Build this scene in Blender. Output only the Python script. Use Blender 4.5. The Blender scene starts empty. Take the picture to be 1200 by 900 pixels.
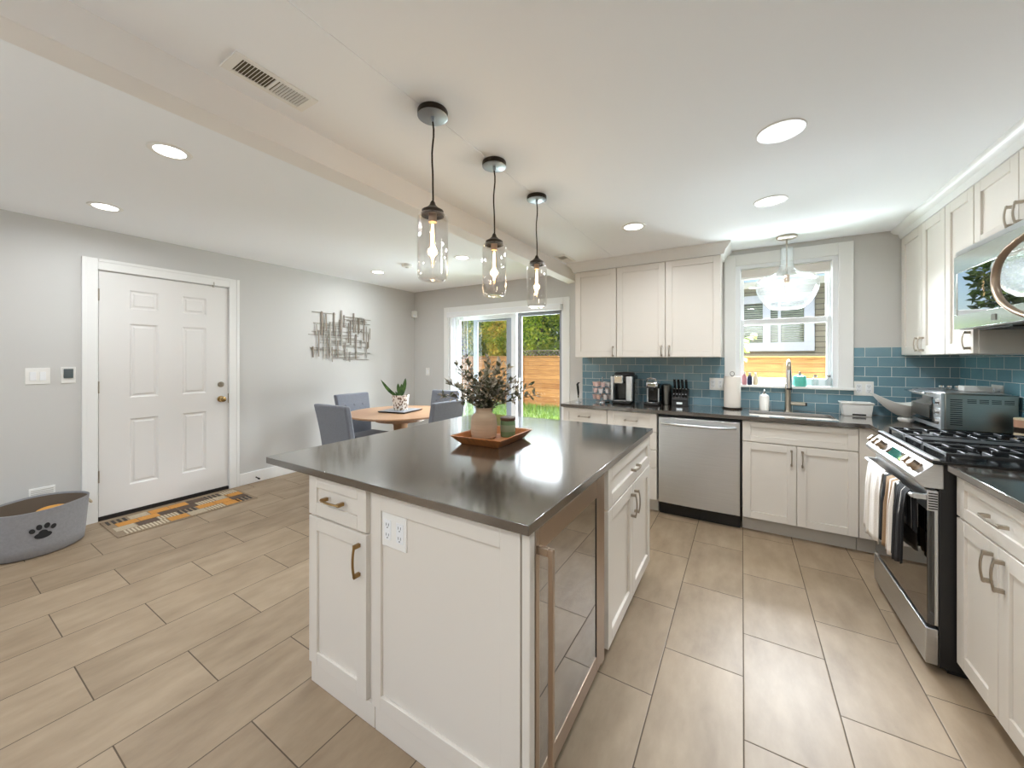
import bpy, math, random
from mathutils import Vector, Matrix, Euler
random.seed(7)
PI = math.pi
scene = bpy.context.scene
COL = scene.collection

# ------------------------------------------------------------------ camera
cam_data = bpy.data.cameras.new('camera')
cam = bpy.data.objects.new('camera', cam_data)
COL.objects.link(cam)
cam.location = (0, 0, 1.363)
cam.rotation_euler = (PI / 2, 0, math.radians(31.3766))
cam_data.sensor_width = 36
cam_data.lens = 442 / 1200 * 36
cam_data.shift_y = -(450 - 420.35) / 1200
cam_data.clip_start = 0.02
scene.camera = cam

# ------------------------------------------------------------------ exposure, sky, sun
vs = scene.view_settings
vs.view_transform = 'Standard'
vs.look = 'None'
vs.gamma = 1
vs.use_curve_mapping = False
vs.exposure = 0.27
try:
    scene.cycles.max_bounces = 14
    scene.cycles.diffuse_bounces = 8
    scene.cycles.glossy_bounces = 6
    scene.cycles.transparent_max_bounces = 24
    scene.cycles.caustics_reflective = False
    scene.cycles.caustics_refractive = False
    scene.cycles.sample_clamp_indirect = 6
except Exception:
    pass
SKY_STRENGTH = 0.16
SUN_ENERGY = 1.5
DOWNLIGHT_W = 7.0
REAR_FILL_W = 50.0
DAYLIGHT_PATIO_W = 2200.0
GROUND_FILL_W = 360.0
DAYLIGHT_WINDOW_W = 860.0

world = bpy.data.worlds.new('sky')
scene.world = world
world.use_nodes = True
wn = world.node_tree
wn.nodes.clear()
wo = wn.nodes.new('ShaderNodeOutputWorld')
wb = wn.nodes.new('ShaderNodeBackground')
ws = wn.nodes.new('ShaderNodeTexSky')
ws.sky_type = 'NISHITA'
ws.sun_disc = False
ws.sun_elevation = math.radians(48)
ws.sun_rotation = math.radians(200)
ws.air_density = 1.0
ws.dust_density = 2.0
wn.links.new(ws.outputs[0], wb.inputs[0])
wb.inputs[1].default_value = SKY_STRENGTH
wn.links.new(wb.outputs[0], wo.inputs[0])

sd = bpy.data.lights.new('sun', 'SUN')
sd.energy = SUN_ENERGY
sd.angle = math.radians(1.0)
sd.color = (1.0, 0.95, 0.86)
sun = bpy.data.objects.new('sun', sd)
COL.objects.link(sun)
sun.rotation_euler = Vector((0.35, 0.72, -0.75)).to_track_quat('-Z', 'Y').to_euler()
sun.location = (-3, -6, 8)


def area(name, loc, direction, sx, sy, watts, color=(1, 1, 1), spread=PI):
    d = bpy.data.lights.new(name, 'AREA')
    d.shape = 'RECTANGLE'
    d.size = sx
    d.size_y = sy
    d.energy = watts
    d.color = color
    d.spread = spread
    o = bpy.data.objects.new(name, d)
    COL.objects.link(o)
    o.location = loc
    o.rotation_euler = Vector(direction).to_track_quat('-Z', 'Y').to_euler()
    return o


# skylight through patio door and sink window; ground and rear panels are added fill
area('daylight_patio', (-3.0, 9.0, 4.4), (0, -1.0, -0.55), 5.0, 2.2, DAYLIGHT_PATIO_W, (0.88, 0.94, 1.0))
area('daylight_kitchen', (0.31, 7.1, 3.75), (0, -1.0, -0.6), 2.4, 1.2, DAYLIGHT_WINDOW_W, (0.90, 0.95, 1.0))
area('daylight_kitchen', (0.31, 6.0, 4.7), (0, -0.75, -1.0), 2.0, 1.4, DAYLIGHT_WINDOW_W * 0.5, (0.90, 0.95, 1.0))
area('ground_fill', (-2.95, 7.6, -0.05), (0, -1.0, 0.6), 4.0, 1.4, GROUND_FILL_W * 1.5, (0.82, 0.94, 1.0))  # added lamp at ground level, aimed up to brighten the dining ceiling
area('ground_fill', (0.31, 6.4, 0.25), (0, -1.0, 0.9), 3.6, 1.6, GROUND_FILL_W * 1.7, (0.84, 0.94, 1.0))  # added lamp below the sink window, aimed up to brighten the kitchen ceiling
for k, x in enumerate((-3.3, -1.55, 0.2)):
    area('rear_fill', (x, -2.62, 1.30), (0, 0.5, 1.0), 1.3, 1.6, REAR_FILL_W / 3, (0.80, 0.91, 1.0), math.radians(105))  # added fill lamps out of view, tilted up at the ceiling



# ------------------------------------------------------------------ materials
def s2l(c):
    c = c / 255.0
    return c / 12.92 if c <= 0.04045 else ((c + 0.055) / 1.055) ** 2.4


def rgb(r, g, b):
    return (s2l(r), s2l(g), s2l(b), 1)


MATS = {}


def pset(b, **k):
    for n, v in k.items():
        n = n.replace('_', ' ')
        if n in b.inputs:
            b.inputs[n].default_value = v


def mat(name, color, rough=0.5, metal=0.0, noise=0.0, nscale=8.0, bump=0.0, bscale=60.0, stretch=(1, 1, 1),
        coat=0.0, emit=None, estr=0.0, spec=0.5, sheen=0.0):
    m = bpy.data.materials.new(name)
    m.use_nodes = True
    nt = m.node_tree
    b = nt.nodes['Principled BSDF']
    b.inputs['Base Color'].default_value = color
    b.inputs['Roughness'].default_value = rough
    b.inputs['Metallic'].default_value = metal
    pset(b, Specular_IOR_Level=spec, Coat_Weight=coat, Sheen_Weight=sheen)
    if emit:
        b.inputs['Emission Color'].default_value = emit
        b.inputs['Emission Strength'].default_value = estr
    tc = nt.nodes.new('ShaderNodeTexCoord')
    mp = nt.nodes.new('ShaderNodeMapping')
    mp.inputs['Scale'].default_value = stretch
    nt.links.new(tc.outputs['Object'], mp.inputs['Vector'])
    if noise > 0:
        n = nt.nodes.new('ShaderNodeTexNoise')
        n.inputs['Scale'].default_value = nscale
        n.inputs['Detail'].default_value = 5
        nt.links.new(mp.outputs[0], n.inputs['Vector'])
        r = nt.nodes.new('ShaderNodeValToRGB')
        r.color_ramp.elements[0].position = 0.3
        r.color_ramp.elements[1].position = 0.7
        r.color_ramp.elements[0].color = tuple(c * (1 - noise) for c in color[:3]) + (1,)
        r.color_ramp.elements[1].color = tuple(min(1, c * (1 + noise)) for c in color[:3]) + (1,)
        nt.links.new(n.outputs['Fac'], r.inputs[0])
        nt.links.new(r.outputs[0], b.inputs['Base Color'])
    if bump > 0:
        n2 = nt.nodes.new('ShaderNodeTexNoise')
        n2.inputs['Scale'].default_value = bscale
        n2.inputs['Detail'].default_value = 4
        nt.links.new(mp.outputs[0], n2.inputs['Vector'])
        bp = nt.nodes.new('ShaderNodeBump')
        bp.inputs['Strength'].default_value = bump
        bp.inputs['Distance'].default_value = 0.004
        nt.links.new(n2.outputs['Fac'], bp.inputs['Height'])
        nt.links.new(bp.outputs[0], b.inputs['Normal'])
    MATS[name] = m
    return m


def glass_mat(name, tint=(1, 1, 1, 1), refl=(1, 1, 1, 1), rough=0.0, boost=0.0, ior=1.45):
    """thin pane: Fresnel mix of transparency and mirror reflection"""
    m = bpy.data.materials.new(name)
    m.use_nodes = True
    nt = m.node_tree
    nt.nodes.clear()
    out = nt.nodes.new('ShaderNodeOutputMaterial')
    mix = nt.nodes.new('ShaderNodeMixShader')
    tr = nt.nodes.new('ShaderNodeBsdfTransparent')
    tr.inputs[0].default_value = tint
    gl = nt.nodes.new('ShaderNodeBsdfGlossy')
    gl.inputs['Color'].default_value = refl
    gl.inputs['Roughness'].default_value = rough
    fr = nt.nodes.new('ShaderNodeFresnel')
    # same reflectance from either side of the pane
    ge = nt.nodes.new('ShaderNodeNewGeometry')
    mr = nt.nodes.new('ShaderNodeMapRange')
    mr.inputs['To Min'].default_value = ior
    mr.inputs['To Max'].default_value = 1.0 / ior
    nt.links.new(ge.outputs['Backfacing'], mr.inputs['Value'])
    nt.links.new(mr.outputs[0], fr.inputs['IOR'])
    ad = nt.nodes.new('ShaderNodeMath')
    ad.operation = 'ADD'
    ad.use_clamp = True
    ad.inputs[1].default_value = boost
    nt.links.new(fr.outputs[0], ad.inputs[0])
    nt.links.new(ad.outputs[0], mix.inputs[0])
    nt.links.new(tr.outputs[0], mix.inputs[1])
    nt.links.new(gl.outputs[0], mix.inputs[2])
    nt.links.new(mix.outputs[0], out.inputs[0])
    MATS[name] = m
    return m


class NG:
    """tiny helper for math node chains"""
    def __init__(s, nt):
        s.nt = nt

    def m(s, op, a, b=None, clamp=False):
        n = s.nt.nodes.new('ShaderNodeMath')
        n.operation = op
        n.use_clamp = clamp
        for i, v in enumerate((a, b)):
            if v is None:
                continue
            if isinstance(v, (int, float)):
                n.inputs[i].default_value = v
            else:
                s.nt.links.new(v, n.inputs[i])
        return n.outputs[0]


def tile_mat(name, ua, va, pu, pv, u0, v0, drift, grout_w, c1, c2, grout, rough, stretch, nscale, bump=0.25, var=0.06, grain=0.5):
    """running bond tiles: columns along axis ua (period pu), joints along va (period pv), every other column shifted half"""
    m = bpy.data.materials.new(name)
    m.use_nodes = True
    nt = m.node_tree
    b = nt.nodes['Principled BSDF']
    g = NG(nt)
    geo = nt.nodes.new('ShaderNodeNewGeometry')
    sp = nt.nodes.new('ShaderNodeSeparateXYZ')
    nt.links.new(geo.outputs['Position'], sp.inputs[0])
    U = sp.outputs[ua]
    V = sp.outputs[va]
    u = g.m('DIVIDE', g.m('SUBTRACT', U, u0), pu)
    col = g.m('FLOOR', u)
    fu = g.m('SUBTRACT', u, col)
    odd = g.m('FLOORED_MODULO', col, 2.0)
    v = g.m('DIVIDE', g.m('SUBTRACT', V, v0), pv)
    v = g.m('ADD', v, g.m('MULTIPLY', odd, 0.5))
    v = g.m('ADD', v, g.m('MULTIPLY', col, drift))
    row = g.m('FLOOR', v)
    fv = g.m('SUBTRACT', v, row)
    du = g.m('MULTIPLY', g.m('MINIMUM', fu, g.m('SUBTRACT', 1.0, fu)), pu)
    dv = g.m('MULTIPLY', g.m('MINIMUM', fv, g.m('SUBTRACT', 1.0, fv)), pv)
    d = g.m('MINIMUM', du, dv)
    mask = g.m('GREATER_THAN', d, grout_w / 2)
    cb = nt.nodes.new('ShaderNodeCombineXYZ')
    nt.links.new(col, cb.inputs[0])
    nt.links.new(row, cb.inputs[1])
    wnz = nt.nodes.new('ShaderNodeTexWhiteNoise')
    nt.links.new(cb.outputs[0], wnz.inputs['Vector'])
    mp = nt.nodes.new('ShaderNodeMapping')
    mp.inputs['Scale'].default_value = stretch
    off = nt.nodes.new('ShaderNodeVectorMath')
    off.operation = 'ADD'
    nt.links.new(geo.outputs['Position'], off.inputs[0])
    sc = nt.nodes.new('ShaderNodeVectorMath')
    sc.operation = 'SCALE'
    nt.links.new(wnz.outputs['Color'], sc.inputs[0])
    sc.inputs['Scale'].default_value = 3.0
    nt.links.new(sc.outputs[0], off.inputs[1])
    nt.links.new(off.outputs[0], mp.inputs['Vector'])
    nz = nt.nodes.new('ShaderNodeTexNoise')
    nz.inputs['Scale'].default_value = nscale
    nz.inputs['Detail'].default_value = 6
    nz.inputs['Roughness'].default_value = 0.6
    nt.links.new(mp.outputs[0], nz.inputs['Vector'])
    fac = g.m('ADD', g.m('MULTIPLY', g.m('SUBTRACT', nz.outputs['Fac'], 0.5), grain * 2), 0.5, True)
    fac = g.m('ADD', fac, g.m('MULTIPLY', g.m('SUBTRACT', wnz.outputs['Value'], 0.5), var * 8), True)
    mx = nt.nodes.new('ShaderNodeMixRGB')
    mx.inputs[1].default_value = c1
    mx.inputs[2].default_value = c2
    nt.links.new(fac, mx.inputs[0])
    mg = nt.nodes.new('ShaderNodeMixRGB')
    mg.inputs[1].default_value = grout
    nt.links.new(mask, mg.inputs[0])
    nt.links.new(mx.outputs[0], mg.inputs[2])
    nt.links.new(mg.outputs[0], b.inputs['Base Color'])
    rr = g.m('ADD', g.m('MULTIPLY', mask, rough - 0.8), 0.8)
    nt.links.new(rr, b.inputs['Roughness'])
    bp = nt.nodes.new('ShaderNodeBump')
    bp.inputs['Strength'].default_value = bump
    bp.inputs['Distance'].default_value = 0.003
    hgt = g.m('MINIMUM', g.m('DIVIDE', d, grout_w), 1.0)
    nt.links.new(hgt, bp.inputs['Height'])
    nt.links.new(bp.outputs[0], b.inputs['Normal'])
    MATS[name] = m
    return m


def plank_mat(name, axis, pitch, z0, c1, c2, gap, gapcol, rough=0.7, stretch=(1, 1, 12), knots=True):
    """boards stacked along one axis with a dark gap between them"""
    m = bpy.data.materials.new(name)
    m.use_nodes = True
    nt = m.node_tree
    b = nt.nodes['Principled BSDF']
    b.inputs['Roughness'].default_value = rough
    g = NG(nt)
    geo = nt.nodes.new('ShaderNodeNewGeometry')
    sp = nt.nodes.new('ShaderNodeSeparateXYZ')
    nt.links.new(geo.outputs['Position'], sp.inputs[0])
    v = g.m('DIVIDE', g.m('SUBTRACT', sp.outputs[axis], z0), pitch)
    row = g.m('FLOOR', v)
    fv = g.m('SUBTRACT', v, row)
    mask = g.m('GREATER_THAN', fv, gap)
    wnz = nt.nodes.new('ShaderNodeTexWhiteNoise')
    wnz.noise_dimensions = '1D'
    nt.links.new(row, wnz.inputs['W'])
    mp = nt.nodes.new('ShaderNodeMapping')
    mp.inputs['Scale'].default_value = stretch
    off = nt.nodes.new('ShaderNodeVectorMath')
    off.operation = 'ADD'
    nt.links.new(geo.outputs['Position'], off.inputs[0])
    nt.links.new(wnz.outputs['Color'], off.inputs[1])
    nt.links.new(off.outputs[0], mp.inputs['Vector'])
    nz = nt.nodes.new('ShaderNodeTexNoise')
    nz.inputs['Scale'].default_value = 2.2
    nz.inputs['Detail'].default_value = 6
    nz.inputs['Distortion'].default_value = 0.8
    nt.links.new(mp.outputs[0], nz.inputs['Vector'])
    fac = g.m('ADD', g.m('MULTIPLY', g.m('SUBTRACT', nz.outputs['Fac'], 0.5), 2.2), 0.5, True)
    fac = g.m('ADD', fac, g.m('MULTIPLY', g.m('SUBTRACT', wnz.outputs['Value'], 0.5), 0.5), True)
    mx = nt.nodes.new('ShaderNodeMixRGB')
    mx.inputs[1].default_value = c1
    mx.inputs[2].default_value = c2
    nt.links.new(fac, mx.inputs[0])
    mg = nt.nodes.new('ShaderNodeMixRGB')
    mg.inputs[1].default_value = gapcol
    nt.links.new(mask, mg.inputs[0])
    nt.links.new(mx.outputs[0], mg.inputs[2])
    nt.links.new(mg.outputs[0], b.inputs['Base Color'])
    MATS[name] = m
    return m


def leaf_mat(name, cols, scale=3.0, trans=0.35, rough=0.5):
    m = bpy.data.materials.new(name)
    m.use_nodes = True
    nt = m.node_tree
    b = nt.nodes['Principled BSDF']
    out = nt.nodes['Material Output']
    geo = nt.nodes.new('ShaderNodeNewGeometry')
    nz = nt.nodes.new('ShaderNodeTexNoise')
    nz.inputs['Scale'].default_value = scale
    nz.inputs['Detail'].default_value = 2
    nt.links.new(geo.outputs['Position'], nz.inputs['Vector'])
    g = NG(nt)
    f = g.m('ADD', g.m('MULTIPLY', g.m('SUBTRACT', nz.outputs['Fac'], 0.5), 1.6),
            g.m('ADD', 0.5, g.m('MULTIPLY', g.m('SUBTRACT', geo.outputs['Random Per Island'], 0.5), 0.5)), True)
    r = nt.nodes.new('ShaderNodeValToRGB')
    els = r.color_ramp.elements
    while len(els) < len(cols):
        els.new(0.5)
    for i, c in enumerate(cols):
        els[i].position = i / (len(cols) - 1)
        els[i].color = c
    nt.links.new(f, r.inputs[0])
    nt.links.new(r.outputs[0], b.inputs['Base Color'])
    b.inputs['Roughness'].default_value = rough
    t = nt.nodes.new('ShaderNodeBsdfTranslucent')
    nt.links.new(r.outputs[0], t.inputs[0])
    mx = nt.nodes.new('ShaderNodeMixShader')
    mx.inputs[0].default_value = trans
    nt.links.new(b.outputs[0], mx.inputs[1])
    nt.links.new(t.outputs[0], mx.inputs[2])
    nt.links.new(mx.outputs[0], out.inputs[0])
    MATS[name] = m
    return m


M_wall = mat('wall_paint', rgb(206, 205, 202), 0.75, bump=0.05, bscale=250)
M_ceil = mat('ceiling_paint', rgb(247, 249, 252), 0.9, bump=0.03, bscale=200)
M_beam = mat('beam_paint', rgb(244, 241, 238), 0.7)
M_trim = mat('trim_white', rgb(240, 240, 238), 0.4)
M_door = mat('door_white', rgb(230, 228, 225), 0.42)
M_cab = mat('cabinet_white', rgb(226, 220, 211), 0.38)
M_toe = mat('toe_kick_grey', rgb(196, 192, 184), 0.55)
M_white = mat('white_plastic', rgb(240, 239, 235), 0.35)
M_bright = mat('white_vinyl', rgb(240, 242, 244), 0.35)
M_greyv = mat('grey_vinyl', rgb(150, 154, 160), 0.4)
M_counter = mat('quartz_dark', rgb(68, 60, 52), 0.16, noise=0.10, nscale=40, spec=0.9, coat=1.0)
MATS['quartz_dark'].node_tree.nodes['Principled BSDF'].inputs['Coat Roughness'].default_value = 0.11
MATS['quartz_dark'].node_tree.nodes['Principled BSDF'].inputs['Coat IOR'].default_value = 1.85
M_edge = mat('dark_gap', rgb(30, 24, 20), 0.8)
M_steel = mat('stainless_steel', rgb(212, 214, 216), 0.33, 1.0, noise=0.04, nscale=5, stretch=(1, 1, 60))
M_steelw = mat('stainless_warm', rgb(178, 160, 142), 0.34, 1.0)
M_steeld = mat('stainless_dark', rgb(120, 118, 112), 0.3, 1.0, noise=0.06, nscale=6, stretch=(20, 1, 1))
M_nickel = mat('brushed_nickel', rgb(176, 166, 152), 0.3, 1.0)
M_brass = mat('antique_brass_pull', rgb(158, 128, 84), 0.3, 1.0)
M_chrome = mat('chrome', rgb(225, 227, 230), 0.08, 1.0)
M_black = mat('black_gloss', rgb(20, 20, 21), 0.18)
M_blackm = mat('black_matte', rgb(22, 21, 21), 0.5)
M_iron = mat('cast_iron', rgb(30, 31, 33), 0.38, spec=0.6)
M_oveng = mat('oven_glass', rgb(12, 11, 11), 0.04, spec=1.0, coat=1.0)
M_bronze = mat('dark_bronze', rgb(58, 50, 42), 0.4, 0.7)
M_canopy = mat('satin_canopy', rgb(150, 156, 162), 0.35, 0.6)
M_glass = glass_mat('window_glass', (0.97, 0.98, 0.98, 1), boost=0.0)
M_jar = glass_mat('jar_glass', (0.93, 0.92, 0.91, 1), boost=0.02, ior=1.45)
M_bell = glass_mat('bell_glass', (0.93, 0.94, 0.94, 1), boost=0.01, ior=1.4, rough=0.12)
_nt = M_bell.node_tree
_out = [n for n in _nt.nodes if n.type == 'OUTPUT_MATERIAL'][0]
_mx = _nt.nodes.new('ShaderNodeMixShader')
_mx.inputs[0].default_value = 0.045
_tl = _nt.nodes.new('ShaderNodeBsdfTranslucent')
_tl.inputs[0].default_value = (0.95, 0.96, 0.96, 1)
_nt.links.new(_out.inputs[0].links[0].from_socket, _mx.inputs[1])
_nt.links.new(_tl.outputs[0], _mx.inputs[2])
_nt.links.new(_mx.outputs[0], _out.inputs[0])
M_clear = glass_mat('bottle_glass', (0.88, 0.9, 0.9, 1), boost=0.05, ior=1.5)
M_fridgeg = glass_mat('fridge_glass', (0.36, 0.33, 0.31, 1), (0.80, 0.78, 0.76, 1), boost=0.40)
M_mwg = glass_mat('microwave_glass', (0.12, 0.12, 0.12, 1), (0.95, 0.97, 0.97, 1), boost=0.62)
M_fil = mat('filament', (1, 0.6, 0.25, 1), 0.5, emit=(1, 0.62, 0.28, 1), estr=25)
M_lens = mat('lamp_lens', (1, 1, 1, 1), 0.5, emit=(1, 0.95, 0.88, 1), estr=9)
M_ceram = mat('lamp_socket', rgb(214, 180, 150), 0.5)
M_oak = mat('table_wood', rgb(178, 140, 108), 0.35, noise=0.12, nscale=4, stretch=(14, 1, 4))
M_tray = mat('tray_wood', rgb(176, 112, 62), 0.4, noise=0.22, nscale=5, stretch=(14, 2, 4))
M_chairf = mat('chair_fabric', rgb(112, 117, 128), 0.85, noise=0.08, nscale=80, bump=0.25, bscale=300, sheen=0.3)
M_chairl = mat('chair_leg_wood', rgb(45, 36, 30), 0.45)
M_vase = mat('stoneware', rgb(178, 155, 130), 0.65, noise=0.10, nscale=9, stretch=(0.6, 0.6, 9), bump=0.2, bscale=40)
M_candle = mat('green_glass_candle', rgb(112, 140, 104), 0.15, spec=0.6, noise=0.08, nscale=9)
M_lidw = mat('dark_wood_lid', rgb(84, 58, 44), 0.45)
M_stem = mat('plant_stem', rgb(86, 76, 58), 0.7)
M_leafg = leaf_mat('grey_green_leaf', [rgb(58, 64, 44), rgb(104, 106, 82), rgb(150, 148, 128)], 30, 0.2)
M_leafp = leaf_mat('pale_leaf', [rgb(150, 140, 122), rgb(196, 188, 172), rgb(226, 222, 210)], 25, 0.25)
M_snake = leaf_mat('snake_plant_leaf', [rgb(42, 74, 32), rgb(88, 124, 56), rgb(124, 156, 78)], 18, 0.15)
M_soil = mat('soil', rgb(52, 40, 30), 0.95)
M_basket = mat('grey_canvas', rgb(150, 150, 153), 0.9, noise=0.06, nscale=60, bump=0.2, bscale=200)
M_basketin = mat('brown_lining', rgb(112, 98, 84), 0.95)
M_paw = mat('paw_charcoal', rgb(42, 42, 44), 0.85)
M_orange = mat('orange_fabric', rgb(206, 148, 70), 0.95)
M_rugb = mat('rug_taupe', rgb(142, 124, 102), 0.97, noise=0.12, nscale=90)
M_rugo = mat('rug_ochre', rgb(196, 138, 66), 0.97, noise=0.12, nscale=90)
M_rugd = mat('rug_brown', rgb(92, 76, 64), 0.97, noise=0.12, nscale=90)
M_rugw = mat('rug_cream', rgb(198, 184, 160), 0.97, noise=0.08, nscale=90)
M_rugk = mat('rug_charcoal', rgb(66, 60, 56), 0.97)
M_teal = mat('teal_soap', rgb(96, 196, 180), 0.2, spec=0.6)
M_towelw = mat('towel_white', rgb(222, 214, 204), 0.95, bump=0.4, bscale=180, sheen=0.3)
M_towelt = mat('towel_tan', rgb(150, 122, 92), 0.95, bump=0.4, bscale=180)
M_towelk = mat('towel_black', rgb(26, 25, 27), 0.95, bump=0.4, bscale=180)
M_paper = mat('paper_towel', rgb(238, 230, 220), 0.95, bump=0.2, bscale=150)
M_pink = mat('pod_pink', rgb(226, 196, 190), 0.4)
M_podw = mat('pod_white', rgb(232, 224, 222), 0.4)
M_podo = mat('pod_peach', rgb(224, 184, 168), 0.4)
M_blue = mat('dark_blue_plastic', rgb(40, 50, 78), 0.3)
M_rose = mat('rose_plastic', rgb(214, 150, 158), 0.3)
M_beige = mat('beige_plastic', rgb(222, 206, 176), 0.3)
M_art1 = mat('art_metal_brown', rgb(134, 122, 110), 0.45, 0.4)
M_art2 = mat('art_metal_silver', rgb(160, 152, 142), 0.42, 0.4)
M_shade = mat('roller_shade', rgb(226, 220, 212), 0.9)
M_ventd = mat('vent_inside', rgb(96, 88, 70), 0.8)
M_screen = mat('thermostat_screen', rgb(88, 96, 98), 0.2)
M_knobb = mat('knob_brass', rgb(176, 150, 104), 0.25, 1.0)
M_copper = mat('copper_stripe', rgb(196, 150, 124), 0.4)
M_floor = tile_mat('floor_tile', 0, 1, 0.316, 0.612, 0.005, 0.36, 0.0115, 0.0042,
                   rgb(133, 113, 90), rgb(166, 146, 121), rgb(86, 72, 56), 0.48, (3.2, 1.1, 1), 3.2, 0.3, 0.04, 0.95)
M_bsb = tile_mat('backsplash_tile_back', 2, 0, 0.077, 0.1556, 0.914, 0.838, 0.0, 0.0032,
                 rgb(100, 136, 150), rgb(130, 162, 174), rgb(226, 228, 226), 0.08, (1, 1, 1), 5, 0.5, 0.05, 0.6)
M_bsr = tile_mat('backsplash_tile_side', 2, 1, 0.077, 0.1556, 0.914, 4.04, 0.0, 0.0032,
                 rgb(96, 144, 160), rgb(126, 174, 188), rgb(226, 228, 226), 0.08, (1, 1, 1), 5, 0.5, 0.05, 0.6)
M_fence = plank_mat('fence_wood', 2, 0.14, -0.12, rgb(146, 94, 48), rgb(194, 142, 84), 0.05, rgb(76, 46, 22), stretch=(1.2, 1.2, 16))
M_post = mat('fence_post_wood', rgb(176, 124, 70), 0.7, noise=0.2, nscale=4, stretch=(10, 10, 1))
M_siding = plank_mat('siding', 2, 0.105, 0.0, rgb(118, 114, 98), rgb(132, 128, 112), 0.13, rgb(62, 58, 48), stretch=(0.2, 0.2, 1))
M_shingle = mat('shingle', rgb(124, 130, 138), 0.9, noise=0.2, nscale=20)
M_lattice = mat('lattice_dark', rgb(120, 108, 96), 0.8)
M_grass = leaf_mat('grass', [rgb(70, 104, 40), rgb(118, 150, 62), rgb(160, 180, 90)], 6, 0.3)
M_ground = mat('ground_soil', rgb(96, 110, 62), 0.95, noise=0.25, nscale=4)
M_treeg = leaf_mat('tree_leaf_green', [rgb(60, 96, 24), rgb(124, 164, 40), rgb(196, 214, 70), rgb(232, 224, 90)], 1.3, 0.45)
M_treey = leaf_mat('tree_leaf_yellow', [rgb(96, 136, 36), rgb(172, 194, 60), rgb(232, 220, 84), rgb(244, 190, 70)], 1.1, 0.45)
M_treed = leaf_mat('shrub_leaf_dark', [rgb(40, 70, 22), rgb(88, 122, 36), rgb(156, 180, 64)], 2.0, 0.4)
M_bark = mat('bark', rgb(84, 66, 50), 0.95, noise=0.2, nscale=12)


# ------------------------------------------------------------------ mesh builder
ORG = {}


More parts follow.
